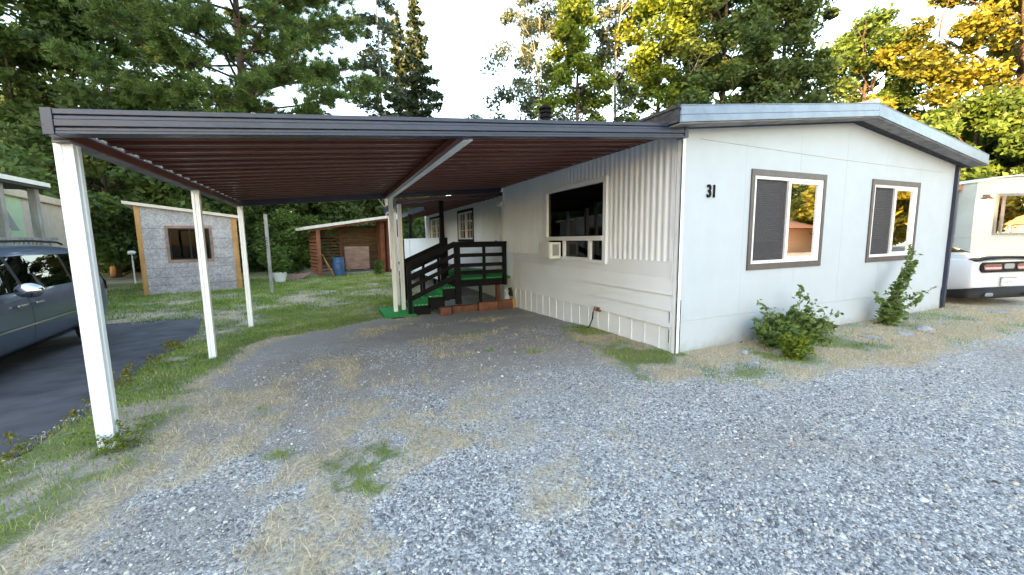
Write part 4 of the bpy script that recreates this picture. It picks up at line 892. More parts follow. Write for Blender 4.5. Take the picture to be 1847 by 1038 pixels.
# ================================================================= NEIGHBOUR HOMES
nl = thing('neighbor_home', 'cream and mint mobile home behind the parked van', 'house', (-9, 19, -.1))
A_ = Vector((-7.6, 12.8, 0)); B_ = Vector((-9.4, 22.9, 0)); dv = (B_-A_).normalized(); LN = (B_-A_).length
FN = ((A_.x, A_.y, -.1), (dv.x, dv.y, 0), (dv.y, -dv.x, 0))
f = MB(); f.fbox(FN, -5, 4.1, 0, 3.15, -.1, 0); f.build('wall', M['mint'], nl)
f = MB(); f.fbox(FN, 4.1, LN, 0, 3.15, -5.0, 0)
f.build('wall', M['cream'], nl)
f = MB(); f.fbox(FN, -5, LN+.15, 3.10, 3.32, -5.1, .12); f.build('roof_fascia', M['cream'], nl, bevel=.01)
f = MB()
for k in range(40):
    u = 4.2+k*.3
    if u < LN-.05: f.fbox(FN, u, u+.010, 0, 3.1, 0, .004)
f.build('panel_seam', M['cream'], nl)
f = MB(); u0 = 2.55; f.fbox(FN, u0, u0+.55, 2.05, 2.1, 0, .02); f.fbox(FN, u0, u0+.55, 2.65, 2.7, 0, .02); f.fbox(FN, u0, u0+.05, 2.1, 2.65, 0, .02); f.fbox(FN, u0+.5, u0+.55, 2.1, 2.65, 0, .02)
w_ = f.build('window', M['oldwood'], nl); f = MB(); vs_ = []
for (v_, n_) in ((2.64, .03), (2.12, .20)):
    for du_ in (.06, .49):
        for dn_ in (0, .02): u_ = u0+du_; vs_.append((A_.x+dv.x*u_+dv.y*(n_+dn_), A_.y+dv.y*u_-dv.x*(n_+dn_), v_-.1))
f.add(vs_, [(0, 2, 6, 4), (1, 5, 7, 3), (0, 1, 3, 2), (4, 6, 7, 5), (0, 4, 5, 1), (2, 3, 7, 6)])
f.build('sash', M['acd'], w_)
MB().fbox(FN, u0+.05, u0+.5, 2.1, 2.65, .001, .006).build('pane', M['darkglass'], w_)
np_ = thing('neighbor_porch', 'grey weathered timber porch with flat roof beside the mint wall', 'porch', (-7.2, 14, -.1))
for y in (12.2, 13.85, 15.15): f = MB(); f.box(-7.34, -7.18, y, y+.16, -.1, 3.12); f.build('post', M['oldwood'], np_, bevel=.006)
f = MB(); f.box(-7.9, -7.05, 11, 15.5, 3.12, 3.22); f.build('roof', M['shingle'], np_); f = MB(); f.box(-7.05, -7.02, 11, 15.5, 3.19, 3.30); f.build('roof_edge', M['acw'], np_)
f = MB(); f.box(-7.32, -7.2, 11, 15.9, 1.74, 1.82)
for k in range(28): f.box(-7.28, -7.24, 11+k*.17, 11.07+k*.17, .8, 1.74)
f.box(-7.9, -7.2, 11, 15.9, .7, .8); f.build('railing', M['oldwood'], np_)

AX = RM @ Vector((0, 0, -1)); AXh = Vector((AX.x, AX.y, 0)).normalized(); RT = Vector((AXh.y, -AXh.x, 0))
q0 = Vector((19.3, 6.0, 0)); nr = thing('neighbor_trailer', 'pale green white mobile home behind the white coupe', 'house', (20, 6, 0))
FT = ((q0.x, q0.y, 0), (RT.x, RT.y, 0), (-AXh.x, -AXh.y, 0))
f = MB(); f.fbox(FT, 0, 9, .1, 1.42, -8, .012); f.fbox(FT, 0, 9, 1.425, 2.95, -8, 0); f.prism(FT, [(0, 2.95), (9, 2.95), (9, 3.36), (1.2, 3.36), (.6, 3.32), (0, 3.2)], -8, 0); f.build('wall', M['palewall'], nr)
f = MB(); f.prism(FT, [(-.05, 3.2), (.6, 3.33), (1.2, 3.38), (9, 3.38), (9, 3.42), (1.2, 3.42), (.6, 3.37), (-.05, 3.24)], -8, .06); f.prism(FT, [(-1.3, 3.05), (-.05, 3.2), (-.05, 3.24), (-1.3, 3.09)], -5, -.4); f.build('roof', M['acw'], nr)
f = MB(); f.prism(FT, [(-1.3, 2.95), (0, 3.0), (0, 3.19), (-1.3, 3.04)], -5, -.42); f.build('eave_board', M['palletwood'], nr)
f = MB(); f.fbox(FT, -1.6, -.01, .0, 2.96, -5, -.5); f.build('addition_wall', M['stucco'], nr)
f = MB(); 
for (a, b, c, d) in ((-1.05, -.35, 2.0, 2.06), (-1.05, -.35, 1.55, 1.61), (-1.05, -.99, 1.61, 2.0), (-.41, -.35, 1.61, 2.0), (-.73, -.68, 1.61, 2.0)): f.fbox(FT, a, b, c, d, -.5, -.46)
f.fbox(FT, -1.1, -.3, 1.49, 1.54, -.5, -.44)
w_ = f.build('window', M['acw'], nr); MB().fbox(FT, -.99, -.41, 1.61, 2.0, -.499, -.48).build('pane', M['darkglass'], w_)
f = MB()
for (a, b, c, d) in ((.66, 3.2, 2.75, 2.83), (.66, 3.2, 1.5, 1.56), (.66, .72, 1.56, 2.75), (3.14, 3.2, 1.56, 2.75), (.90, .94, 1.56, 2.75)): f.fbox(FT, a, b, c, d, 0, .05)
w_ = f.build('window', M['oldwood'], nr); MB().fbox(FT, .72, 3.14, 1.56, 2.75, .004, .012).build('pane', M['glass'], w_); f = MB(); f.fbox(FT, .95, 3.1, 1.57, 2.74, .0015, .003); f.build('curtain', M['acw'], w_)
lp = MB(); lx = q0+RT*.25-AXh*.12; lp.lathe((lx.x, lx.y, 2.66), [(.14, -.02), (.13, .01), (.05, .09), (.03, .14)], 14); lp.bar((lx.x, lx.y, 2.78), (lx.x+AXh.x*.12, lx.y+AXh.y*.12, 2.78), .04, .04)
lo = lp.build('porch_light', M['brass'], nr); lq = MB(); lq.lathe((lx.x, lx.y, 2.55), [(.02, 0), (.045, .03), (.045, .07), (.02, .1)], 12); lq.build('bulb', lampm, lo)
pl_ = bpy.data.lights.new('porch_bulb', 'POINT'); pl_.energy = 5; pl_.color = (1, .55, .22); pl_.shadow_soft_size = .05; po = bpy.data.objects.new('porch_bulb', pl_); COL.objects.link(po); po.location = (lx.x-AXh.x*.05, lx.y-AXh.y*.05, 2.50); 

# ================================================================= VEHICLES
def loft(stations, name, m, parent, sub=2, T=Matrix()):
    """stations: (y, half profile [(x,z)...] bottom centre -> top centre)"""
    mb = MB(); K = None
    for y, pr_ in stations:
        ring = [(x, y, z) for x, z in pr_] + [(-x, y, z) for x, z in pr_[-2:0:-1]]
        K = len(ring); mb.v += [tuple(T @ Vector(p)) for p in ring]
    n = len(stations)
    for i in range(n-1):
        for k in range(K): a = i*K+k; b = i*K+(k+1) % K; mb.f.append((a, a+K, b+K, b))
    mb.f.append(tuple(range(K))); mb.f.append(tuple((n-1)*K+k for k in range(K))[::-1])
    return mb.build(name, m, parent, smooth=True, subsurf=sub)
def wheel(parent, T, x, y, r=.33, wd=.22, side=1):
    def ring(mb, prof, n=28):
        base = len(mb.v)
        for rr, xx in prof:
            for k in range(n): t = 2*PI*k/n; mb.v.append(tuple(T @ Vector((x+side*xx, y+rr*math.cos(t), r+rr*math.sin(t)))))
        for i in range(len(prof)-1):
            for k in range(n): a = base+i*n+k; b = base+i*n+(k+1) % n; mb.f.append((a, b, b+n, a+n))
        mb.f.append(tuple(base+(len(prof)-1)*n+k for k in range(n)))
    mb = MB(); ring(mb, [(r*.62, -wd), (r*.95, -wd), (r, -wd+.03), (r, -.03), (r*.95, 0), (r*.68, .0), (r*.66, -.03)]); wl = mb.build('wheel', M['rubber'], parent, smooth=True)
    mb = MB(); ring(mb, [(r*.66, -.04), (r*.62, -.01), (r*.5, -.05), (r*.2, -.03), (.03, -.02)]); 
    mb.build('rim', M['chrome'], wl, smooth=True); return wl

# van -------------------------------------------------------------
VYAW = PI+math.radians(5)
van = thing('parked_van', 'dark slate blue minivan parked on the asphalt driveway', 'van', (-4.9, 8.0, -.1), VYAW)
TV = Matrix.Translation((-5.14, 10.65, -.12)) @ Matrix.Rotation(VYAW, 4, 'Z')      # local y: rear bumper 0 -> front 5.1
def vprof(w_, zt, wt, belt=1.02, sill=.24, low=.9):
    return [(0, sill), (.75*w_, sill), (.93*w_, sill+.05), (.985*w_, .5), (w_, .78), (.975*w_, belt), (.94*w_, belt+.06), (wt+.07, zt-.16), (wt, zt-.05), (wt*.6, zt), (0, zt+.015)]
ST = [(0.0, vprof(.80, 1.0, .62, .9, .35)), (.04, vprof(.88, 1.12, .66, .95, .30)), (.10, vprof(.93, 1.5, .66)), (.22, vprof(.96, 1.66, .67)), (.6, vprof(.97, 1.73, .68)), (1.5, vprof(.975, 1.76, .69)), (2.6, vprof(.975, 1.75, .69)), (3.2, vprof(.975, 1.69, .67)), (3.65, vprof(.975, 1.48, .66)), (4.05, vprof(.97, 1.20, .72, 1.0)), (4.3, vprof(.96, 1.10, .74, .98)), (4.8, vprof(.92, .98, .70, .9)), (5.0, vprof(.86, .86, .62, .78)), (5.1, vprof(.76, .72, .55, .66, .3))]
body = loft(ST, 'body', M['vanpaint'], van, 2, TV)
def vx(y, z, off=.012, S=ST):
    ys_ = [s[0] for s in S]; i = max(0, min(len(ys_)-2, int(np.searchsorted(ys_, y))-1)); t = (y-ys_[i])/(ys_[i+1]-ys_[i])
    def at_z(pr_):
        o = pr_[1:9] if len(pr_) > 9 else pr_[1:]
        zz = [p[1] for p in o]; xx = [p[0] for p in o]; return float(np.interp(z, zz, xx))
    return at_z(S[i][1])*(1-t)+at_z(S[i+1][1])*t+off
def side_patch(name, m, poly_rows, parent, T, side=-1, off=.012, thick=.0, S=ST):
    """rows: list of (z, y0, y1) - surface following the body side"""
    mb = MB(); n = 10
    for (z, y0, y1) in poly_rows:
        for k in range(n+1):
            y = y0+(y1-y0)*k/n; mb.v.append(tuple(T @ Vector((side*vx(y, z, off, S), y, z))))
    for i in range(len(poly_rows)-1):
        for k in range(n): a = i*(n+1)+k; mb.f.append((a, a+1, a+n+2, a+n+1))
    return mb.build(name, m, parent, smooth=True)
def rows(zs_, f0, f1): return [(z, f0(z), f1(z)) for z in zs_]
zz = [1.10, 1.2, 1.3, 1.4, 1.5, 1.58]
side = -1     # local -x is world +x after the half turn
side_patch('side_window', M['autoglass'], rows(zz, lambda z: 2.95-.0*(z), lambda z: 4.08-(z-1.1)*1.35), van, TV, side)
side_patch('side_window', M['autoglass'], rows(zz, lambda z: 1.52, lambda z: 2.88), van, TV, side)
side_patch('side_window', M['autoglass'], rows(zz, lambda z: .42+(z-1.1)*.15, lambda z: 1.45), van, TV, side)
side_patch('pillar', M['plastic'], rows(zz, lambda z: 1.45, lambda z: 1.52), van, TV, side, .013); side_patch('pillar', M['plastic'], rows(zz, lambda z: 2.88, lambda z: 2.95), van, TV, side, .013)
for y0 in (1.50, 2.92): side_patch('door_seam', M['plastic'], rows([.36, .5, .7, .9, 1.05], lambda z: y0, lambda z: y0+.012), van, TV, side, .010)
side_patch('side_moulding', M['chrome'], rows([.62, .645], lambda z: 1.0, lambda z: 3.85), van, TV, side, .016)
side_patch('sill', M['plastic'], rows([.25, .28, .31], lambda z: 1.3, lambda z: 3.8), van, TV, side, .010)
for yy in (2.66, 3.10):
    f = MB(); p = TV @ Vector((side*vx(yy, .92, .035), yy, .92)); q_ = TV @ Vector((side*vx(yy+.2, .92, .035), yy+.2, .92)); f.bar(p, q_, .025, .03); f.build('door_handle', M['chrome'], van, bevel=.006)
side_patch('tail_lamp', M['redlens'], rows([.85, 1.0, 1.15, 1.3], lambda z: .06, lambda z: .22-(z-.85)*.1), van, TV, side, .014)
f = MB(); mp_ = TV @ Vector((side*1.12, 3.30, 1.13)); bm_ = bmesh.new(); bmesh.ops.create_uvsphere(bm_, u_segments=16, v_segments=10, radius=1)
f.add([(mp_.x+v.co.x*.15, mp_.y+v.co.y*.07, mp_.z+v.co.z*.10) for v in bm_.verts], [tuple(v.index for v in fc.verts) for fc in bm_.faces]); bm_.free(); f.build('wing_mirror', M['chrome'], van, smooth=True)
f = MB()
for sx in (.60, -.60): 
    pts = [TV @ Vector((sx, y, z)) for y, z in ((.75, 1.74), (.9, 1.775), (1.7, 1.80), (2.6, 1.79), (2.8, 1.745))]; f.tube(pts, .018, 8)
f.build('roof_rail', M['plastic'], van, smooth=True)
for (wx, wy, sd2) in ((.99, 4.15, 1), (-.99, 4.15, -1), (.99, .98, 1), (-.99, .98, -1)): wheel(van, TV, wx, wy, .33, .2, sd2)
def arch_rows(wy, r, zc, z0):
    zs_ = list(np.linspace(z0, zc+r-.003, 12)); return [(float(z), wy-math.sqrt(max(0, r*r-(z-zc)**2)), wy+math.sqrt(max(0, r*r-(z-zc)**2))) for z in zs_]
for wy in (4.15, .98): side_patch('wheel_arch', M['rubber'], arch_rows(wy, .39, .33, .25), van, TV, side, .006)
# coupe -----------------------------------------------------------
cyaw = math.radians(-14); cxr = Vector((13.33, 3.55, 0)); cpe = thing('parked_coupe', 'white muscle coupe with black spoiler seen from behind', 'car', (cxr.x, cxr.y, 0), cyaw)
TC = Matrix.Translation(cxr) @ Matrix.Rotation(cyaw, 4, 'Z')
def cprof(w_, zs1, wt, zt, sill=.20, belt=.92):
    return [(0, sill), (.72*w_, sill), (.90*w_, sill+.04), (.97*w_, .42), (w_, .68), (.985*w_, .84), (.93*w_, belt+.03), (max(wt, .0)+.05, zs1), (wt, zt-.04), (wt*.55, zt), (0, zt+.01)]
SC = [(0, cprof(.86, .96, .72, .985, .34, .9)), (.03, cprof(.91, .99, .76, 1.01, .28, .93)), (.12, cprof(.945, 1.02, .78, 1.045, .24, .96)), (.5, cprof(.965, 1.03, .76, 1.06, .22, .97)), (.95, cprof(.97, 1.05, .74, 1.09, .2, .98)), (1.25, cprof(.965, 1.12, .66, 1.19, .2, .98)), (1.75, cprof(.955, 1.25, .58, 1.36, .2, .98)), (2.3, cprof(.95, 1.32, .58, 1.44, .2, .98)), (3.0, cprof(.95, 1.29, .58, 1.40, .2, .96)), (3.5, cprof(.95, 1.1, .66, 1.15, .2, .95)), (3.8, cprof(.95, 1.0, .74, 1.02, .2, .93)), (4.6, cprof(.93, .88, .72, .92, .2, .85)), (4.9, cprof(.86, .76, .66, .8, .24, .72)), (5.0, cprof(.78, .66, .6, .7, .3, .62))]
cb_ = loft(SC, 'body', M['whitepaint'], cpe, 2, TC)
def rear(mb, x0, x1, z0, z1, t0, t1, r=.0):
    mb.add([tuple(TC @ Vector(p)) for p in ((x0, -t1, z0), (x1, -t1, z0), (x1, -t0, z0), (x0, -t0, z0), (x0, -t1, z1), (x1, -t1, z1), (x1, -t0, z1), (x0, -t0, z1))], [(0, 3, 2, 1), (4, 5, 6, 7), (0, 1, 5, 4), (1, 2, 6, 5), (2, 3, 7, 6), (3, 0, 4, 7)])
def rrect(mb, xc, zc, w_, h_, r, y0, y1, n=6):
    pts = []
    for cx_, cz_, a in ((w_/2-r, h_/2-r, 0), (-w_/2+r, h_/2-r, 1), (-w_/2+r, -h_/2+r, 2), (w_/2-r, -h_/2+r, 3)):
        for k in range(n+1): t = (a+k/n)*PI/2; pts.append((xc+cx_+r*math.cos(t), zc+cz_+r*math.sin(t)))
    k = len(pts); mb.add([tuple(TC @ Vector((x, y, z))) for y in (y0, y1) for x, z in pts], [tuple(range(k)), tuple(range(k, 2*k))[::-1]]+[(i, k+i, k+(i+1) % k, (i+1) % k) for i in range(k)])
f = MB(); rrect(f, 0, .84, 1.50, .22, .10, -.03, .12); lbz = f.build('tail_panel', M['plastic'], cpe, bevel=.006)
for sx in (-1, 1):
    f = MB(); rrect(f, sx*.46, .845, .50, .13, .055, -.042, -.028); tl = f.build('tail_lamp', M['redlens'], cpe, bevel=.004)
    f = MB(); rrect(f, sx*.46, .825, .46, .045, .02, -.050, -.041); f.build('lamp_strip', M['pinklens'], tl)
f = MB(); rrect(f, 0, .86, .28, .11, .04, -.04, -.028); f.build('tail_badge_plate', M['acd'], cpe)
f = MB(); sp_ = [(-.84, .02, .985), (-.7, -.03, 1.02), (-.3, -.05, 1.05), (.3, -.05, 1.05), (.7, -.03, 1.02), (.84, .02, .985)]
K2 = []
for (x, y, z) in sp_: K2 += [tuple(TC @ Vector(p)) for p in ((x, y-.02, z+.02), (x, y-.03, z-.015), (x, y+.26, z-.01), (x, y+.22, z+.015))]
f.v = K2; f.f = [(i*4+k, i*4+(k+1) % 4, i*4+4+(k+1) % 4, i*4+4+k) for i in range(5) for k in range(4)]+[(0, 1, 2, 3), (23, 22, 21, 20)]; f.build('spoiler', M['plastic'], cpe, smooth=True)
f = MB(); rrect(f, 0, .52, .32, .16, .015, -.045, -.02); pt_ = f.build('number_plate', M['acw'], cpe); f = MB()
for k in range(6): rrect(f, -.10+k*.04, .515, .018, .055, .004, -.048, -.0445, 2)
f.build('plate_marks', M['acd'], pt_); f = MB(); rrect(f, .02, .61, .40, .018, .008, -.06, -.02); f.build('plate_light', M['acd'], cpe)
mb = MB(); prof = []
for (x, y) in ((-.985, 1.0), (-.98, .45), (-.95, .10), (-.86, -.02), (-.5, -.055), (0, -.06), (.5, -.055), (.86, -.02), (.95, .10), (.98, .45), (.985, 1.0)):
    top = .40 if abs(x) < .9 else (.36 if abs(x) < .96 else .30)
    mb.v += [tuple(TC @ Vector((x*.985, y+.02, .17))), tuple(TC @ Vector((x, y, top))), tuple(TC @ Vector((x*.95, y+.06, top+.01)))]
for i in range(10):
    for k in range(2): a = i*3+k; mb.f.append((a, a+1, a+4, a+3))
mb.build('lower_bumper', M['plastic'], cpe, smooth=True)
for sx in (-.55, .55): f = MB(); rrect(f, sx, .26, .22, .075, .035, -.09, .05); f.build('exhaust_tip', M['chrome'], cpe, bevel=.004)
side_patch('side_marker', M['plastic'], rows([.50, .53], lambda z: .42, lambda z: .72), cpe, TC, -1, .016, S=SC)
side_patch('quarter_window', M['autoglass'], rows([1.03, 1.1, 1.18, 1.24], lambda z: 1.45+(z-1.03)*1.3, lambda z: 3.3-(z-1.03)*1.6), cpe, TC, -1, .03, S=SC)
mb = MB()
for (y, hw, z) in ((.98, .60, 1.115), (1.25, .60, 1.222), (1.5, .56, 1.315), (1.72, .52, 1.385)):
    for k in range(7): mb.v.append(tuple(TC @ Vector((hw*(-1+k/3), y, z+.012-.03*abs(-1+k/3)**3))))
for i in range(3):
    for k in range(6): a = i*7+k; mb.f.append((a, a+1, a+8, a+7))
mb.build('rear_window', M['autoglass'], cpe, smooth=True)
for (wx, wy, sd2) in ((.90, .98, 1), (-.90, .98, -1), (.93, 3.95, 1), (-.93, 3.95, -1)): wheel(cpe, TC, wx, wy, .35, .26, sd2)
for wy in (.98, 3.95): side_patch('wheel_arch', M['rubber'], arch_rows(wy, .40, .34, .22), cpe, TC, -1, .006, S=SC)

# ================================================================= VEGETATION
def leafmat(name, dark, mid, light, tip, tr=.3): return tint_mat(name, [(0, dark), (.4, mid), (.8, light), (1, tip)], .5, tr, .35)
LM = {
 'dark': leafmat('dark_green_leaves', (.045, .075, .022), (.08, .13, .034), (.13, .195, .045), (.19, .25, .07), .4),
 'mid': leafmat('mid_green_leaves', (.045, .08, .018), (.085, .15, .028), (.14, .22, .04), (.22, .29, .07), .38),
 'yellow': leafmat('yellow_green_leaves', (.06, .10, .015), (.13, .20, .022), (.24, .30, .03), (.42, .40, .05), .4),
 'gold': leafmat('golden_green_leaves', (.08, .10, .015), (.17, .18, .022), (.32, .27, .03), (.5, .36, .05), .4),
 'needle': leafmat('pine_needles', (.05, .09, .025), (.10, .17, .04), (.155, .245, .055), (.26, .31, .09), .3),
 'grey': leafmat('grey_green_leaves', (.05, .07, .045), (.09, .12, .07), (.15, .18, .10), (.25, .26, .15), .35),
 'bush': leafmat('bush_leaves', (.07, .11, .03), (.13, .20, .05), (.20, .28, .08), (.30, .36, .13), .4),
 'fir': leafmat('fir_needles', (.016, .03, .016), (.03, .05, .022), (.05, .075, .03), (.10, .11, .04), .15),
}
def rdir(n):
    v = rng.normal(size=(n, 3)); return v/np.linalg.norm(v, axis=1)[:, None]
def leaf_quads(C, size, up=None, elong=1.6, droop=0.0):
    """a folded diamond leaf at every centre"""
    n = len(C); d = rdir(n); d[:, 2] = d[:, 2]*.6-droop; d /= np.linalg.norm(d, axis=1)[:, None]
    s = np.cross(d, rdir(n)); s /= np.linalg.norm(s, axis=1)[:, None]+1e-9
    sz = size*(.55+.9*rng.random(n))[:, None]; L_ = d*sz*elong*.5; S_ = s*sz*.42
    return np.stack([C-L_, C+S_, C+L_, C-S_], 1).reshape(-1, 3)

def limb(mb, p, d, L_, r, depth, tips, spread=.6, up=.15, n=6):
    pts = [Vector(p)]; d = Vector(d).normalized(); rad = [r]; k = 4
    for i in range(k):
        d = (d+Vector((random.gauss(0, .12), random.gauss(0, .12), random.gauss(0, .1)+up*.3))).normalized(); pts.append(pts[-1]+d*(L_/k)); rad.append(r*(1-.7*(i+1)/k))
    mb.tube(pts, rad, n); tips.append((tuple(pts[-1]), r)); tips.append((tuple(pts[2]), r))
    if depth > 0:
        for j in range(3):
            i = random.choice((2, 3, 4)); t = Vector((random.gauss(0, 1), random.gauss(0, 1), random.gauss(0, .6))).normalized()
            limb(mb, pts[i], (d+t*spread*1.3).normalized(), L_*.6, r*.45, depth-1, tips, spread, up, 5)

def tree(name, label, cat, x, y, z0, zc, zt, R, kind, lm, n_clump, n_leaf, leaf, rc, group=None, trunk_r=.22, bark='bark', squash=.75, lean=(0, 0), dens_edge=1.0, bare=0, jitter=.28, elong=1.6, droop=0.0):
    """zc..zt crown span; kinds: round, column, cone"""
    t = thing(name, label, cat, (x, y, z0), 0, group)
    mb = MB(); H = zt-z0; k = 9; pts = []; rad = []
    for i in range(k+1):
        f_ = i/k; pts.append((x+lean[0]*f_+random.gauss(0, .05)*f_, y+lean[1]*f_+random.gauss(0, .05)*f_, z0-.1+(H*.93)*f_)); rad.append(trunk_r*(1-.85*f_)+.02)
    mb.tube(pts, rad, 10); tips = []
    nl_ = max(6, int(H*1.3))
    for i in range(nl_):
        f_ = (zc-z0)/H*.8+(1-(zc-z0)/H*.8)*.9*i/nl_; p = Vector(pts[min(k, int(f_*k))]); a = i*2.4+random.random(); e = {'round': .55, 'column': .9, 'cone': -.05}[kind]
        prf = math.sin(PI*min(1, max(.08, (p.z-zc)/(zt-zc)))) if kind == 'round' else (1-.8*max(0, (p.z-zc)/(zt-zc)))
        limb(mb, p, (math.cos(a), math.sin(a), e), R*.85*max(.25, prf), trunk_r*.3, 1, tips, n=5)
    mb.build('trunk', M[bark], t, smooth=True)
    n_leaf = int(n_leaf*1.5) if leaf < .5 else n_leaf; leaf = leaf*.78 if leaf < .5 else leaf
    # clump centres
    u = rng.random(n_clump); th = rng.random(n_clump)*2*PI; hh = zc+(zt-zc)*u
    if kind == 'round': pr_ = np.sin(PI*np.clip(.10+.86*u, 0, 1))**.7
    elif kind == 'column': pr_ = np.minimum(1, .55+u*1.6)*(1-u**4)**.8
    else: pr_ = (1-u)**.8+.03
    ph = rng.random(4)*6.28
    un = 1+jitter*np.sin(2*th+ph[0]+hh*1.1)*np.cos(hh*1.7+ph[1])+jitter*.7*np.sin(5*th+ph[2]+hh*2.3)
    rr = R*pr_*un*(.25+.75*rng.random(n_clump)**.5)*dens_edge
    C = np.stack([x+lean[0]*u+rr*np.cos(th), y+lean[1]*u+rr*np.sin(th), hh+rng.normal(0, .15, n_clump)], -1)
    rcs = rc*(.55+.9*rng.random(n_clump))
    idx = rng.integers(0, n_clump, n_leaf); off = rdir(n_leaf)*(rng.random(n_leaf)**.45)[:, None]*rcs[idx][:, None]; off[:, 2] *= squash
    if kind == 'cone': off[:, 2] *= .4; off[:, 2] -= .25*np.abs(off[:, 0]+off[:, 1])
    P = C[idx]+off
    tint = np.clip(.42+rng.normal(0, .17, n_leaf)+(rng.random(n_clump)[idx]-.5)*.5, 0, 1)
    np_mesh('crown', leaf_quads(P, leaf, elong=elong, droop=droop), 4, LM[lm], tint, t)
    if bare:
        b = MB(); tp = []
        for i in range(bare):
            a = random.random()*2*PI; zz_ = zc+(zt-zc)*random.uniform(.1, .75); limb(b, (x+R*.5*math.cos(a), y+R*.5*math.sin(a), zz_), (math.cos(a)*.8, math.sin(a)*.8, random.uniform(.0, .8)), R*.9, .05, 2, tp, .8, n=4)
        b.build('bare_branches', M['palebark'], t, smooth=True)
    return t

def pine(label, x, y, z0, zc, zt, R, n_tuft, per=46, group=None):
    t = thing('pine_tree', label, 'tree', (x, y, z0), 0, group)
    mb = MB(); H = zt-z0; pts = [(x+.1*math.sin(i), y, z0-.1+H*i/8) for i in range(9)]; mb.tube(pts, [.34*(1-.85*i/8)+.02 for i in range(9)], 12)
    T_ = []; nb = 84
    for i in range(nb):
        u = i/nb; z = zc+(zt-zc)*u; a = i*2.4+random.random()*.6; Lb = R*(math.sin(PI*(.22+.70*u))**.9)*random.uniform(.7, 1.12)
        d = Vector((math.cos(a), math.sin(a), random.uniform(-.05, .30))); p = Vector((x, y, z)); br_ = [p]; 
        for k in range(6): d = (d+Vector((0, 0, .035))+Vector((random.gauss(0, .07), random.gauss(0, .07), 0))).normalized(); br_.append(br_[-1]+d*Lb/6)
        mb.tube(br_, [.07*(1-.8*k/6)+.008 for k in range(7)], 5)
        pads = [(random.uniform(.38, 1.0), random.gauss(0, .45), random.gauss(0, .45)) for _ in range(6)]
        for k in range(int(n_tuft/nb)):
            pd = random.choice(pads); s_ = min(.999, pd[0]); j = min(5, int(s_*6)); q_ = br_[j].lerp(br_[j+1], s_*6-j) if s_ < 1 else br_[-1]
            T_.append((q_.x+pd[1]+random.gauss(0, .36), q_.y+pd[2]+random.gauss(0, .36), q_.z+random.gauss(.15, .20), d.x, d.y))
    mb.build('trunk', M['bark'], t, smooth=True)
    T_ = np.array(T_); n = len(T_)*per; idx = np.repeat(np.arange(len(T_)), per)
    d = rdir(n); d[:, 0] += T_[idx, 3]*.5; d[:, 1] += T_[idx, 4]*.5; d[:, 2] = d[:, 2]*.8+.35; d /= np.linalg.norm(d, axis=1)[:, None]
    o_ = T_[idx, :3]+rng.normal(0, .05, (n, 3)); ln = (.16+.16*rng.random(n))[:, None]; s = np.cross(d, rdir(n)); s /= np.linalg.norm(s, axis=1)[:, None]; wd_ = .019
    V = np.stack([o_-s*wd_, o_+s*wd_, o_+d*ln+s*wd_*.4, o_+d*ln-s*wd_*.4], 1).reshape(-1, 3)
    np_mesh('crown', V, 4, LM['needle'], np.clip(.45+rng.normal(0, .15, n)+(rng.random(len(T_))[idx]-.5)*.5, 0, 1), t)
    return t

def fir(name, label, x, y, z0, zc, zt, R, n_br=90, per=170, lm='fir', leaf=.16, group=None):
    t = thing(name, label, 'tree', (x, y, z0), 0, group); mb = MB(); H = zt-z0
    mb.tube([(x, y, z0-.1), (x, y, z0+H*.5), (x, y, zt)], [.28, .16, .015], 9); P = []
    for i in range(n_br):
        u = (i+random.random())/n_br; z = zc+(zt-zc)*u; a = i*2.4+random.random(); Lb = R*((1-u)**.85+.03)*random.uniform(.55, 1.15)
        d = Vector((math.cos(a), math.sin(a), .1)); br_ = [Vector((x, y, z))]
        for k in range(4): d = (d+Vector((0, 0, -.10 if k < 2 else .05))).normalized(); br_.append(br_[-1]+d*Lb/4)
        mb.tube(br_, [.035, .028, .02, .014, .006], 4); m_ = max(12, int(per*(Lb/R))); s_ = rng.random(m_)**.7*4; j = np.minimum(3, s_.astype(int)); B = np.array([tuple(b) for b in br_])
        q_ = B[j]+(B[j+1]-B[j])*(s_-j)[:, None]; w_ = .10+.22*Lb*(1-(s_/4))*.5; tn = np.array([-math.sin(a), math.cos(a), 0]); q_ = q_+tn*(rng.normal(0, 1, m_)*w_)[:, None]; q_[:, 2] -= np.abs(rng.normal(0, .12+.05*Lb, m_)); P.append(q_)
    mb.build('trunk', M['bark'], t, smooth=True); P = np.concatenate(P)
    np_mesh('crown', leaf_quads(P, leaf, elong=2.2, droop=.5), 4, LM[lm], np.clip(.45+rng.normal(0, .2, len(P)), 0, 1), t); return t

def shrub(name, label, cat, stems, lm, leaf, n_leaf, parent=None, group=None, rc=.12, wood='bark', sr=.010):
    """stems: list of (base xyz, top xyz, bushiness)"""
    b0 = stems[0][0]; t = parent or thing(name, label, cat, b0, 0, group); mb = MB(); P = []
    tw = sum(s[2] for s in stems)
    for (b, tp, w_) in stems:
        b = Vector(b); tp = Vector(tp); mid = b.lerp(tp, .5)+Vector((random.gauss(0, .05), random.gauss(0, .05), .06)); mb.tube([b, mid, tp], [sr, sr*.65, sr*.25], 5); m_ = int(n_leaf*w_/tw)
        s_ = rng.random(m_)**.8; B = np.array([tuple(b), tuple(mid), tuple(tp)]); j = np.minimum(1, (s_*2).astype(int)); q_ = B[j]+(B[j+1]-B[j])*(s_*2-j)[:, None]; q_ = q_+rng.normal(0, 1, (m_, 3))*(rc*(1.15-s_))[:, None]*np.array([1, 1, .8]); P.append(q_)
    mb.build('stems', M[wood], t, smooth=True); P = np.concatenate(P); P[:, 2] = np.maximum(P[:, 2], b0[2]+.02)
    np_mesh('foliage', leaf_quads(P, leaf, elong=1.7), 4, LM[lm], np.clip(.45+rng.normal(0, .22, len(P)), 0, 1), t); return t

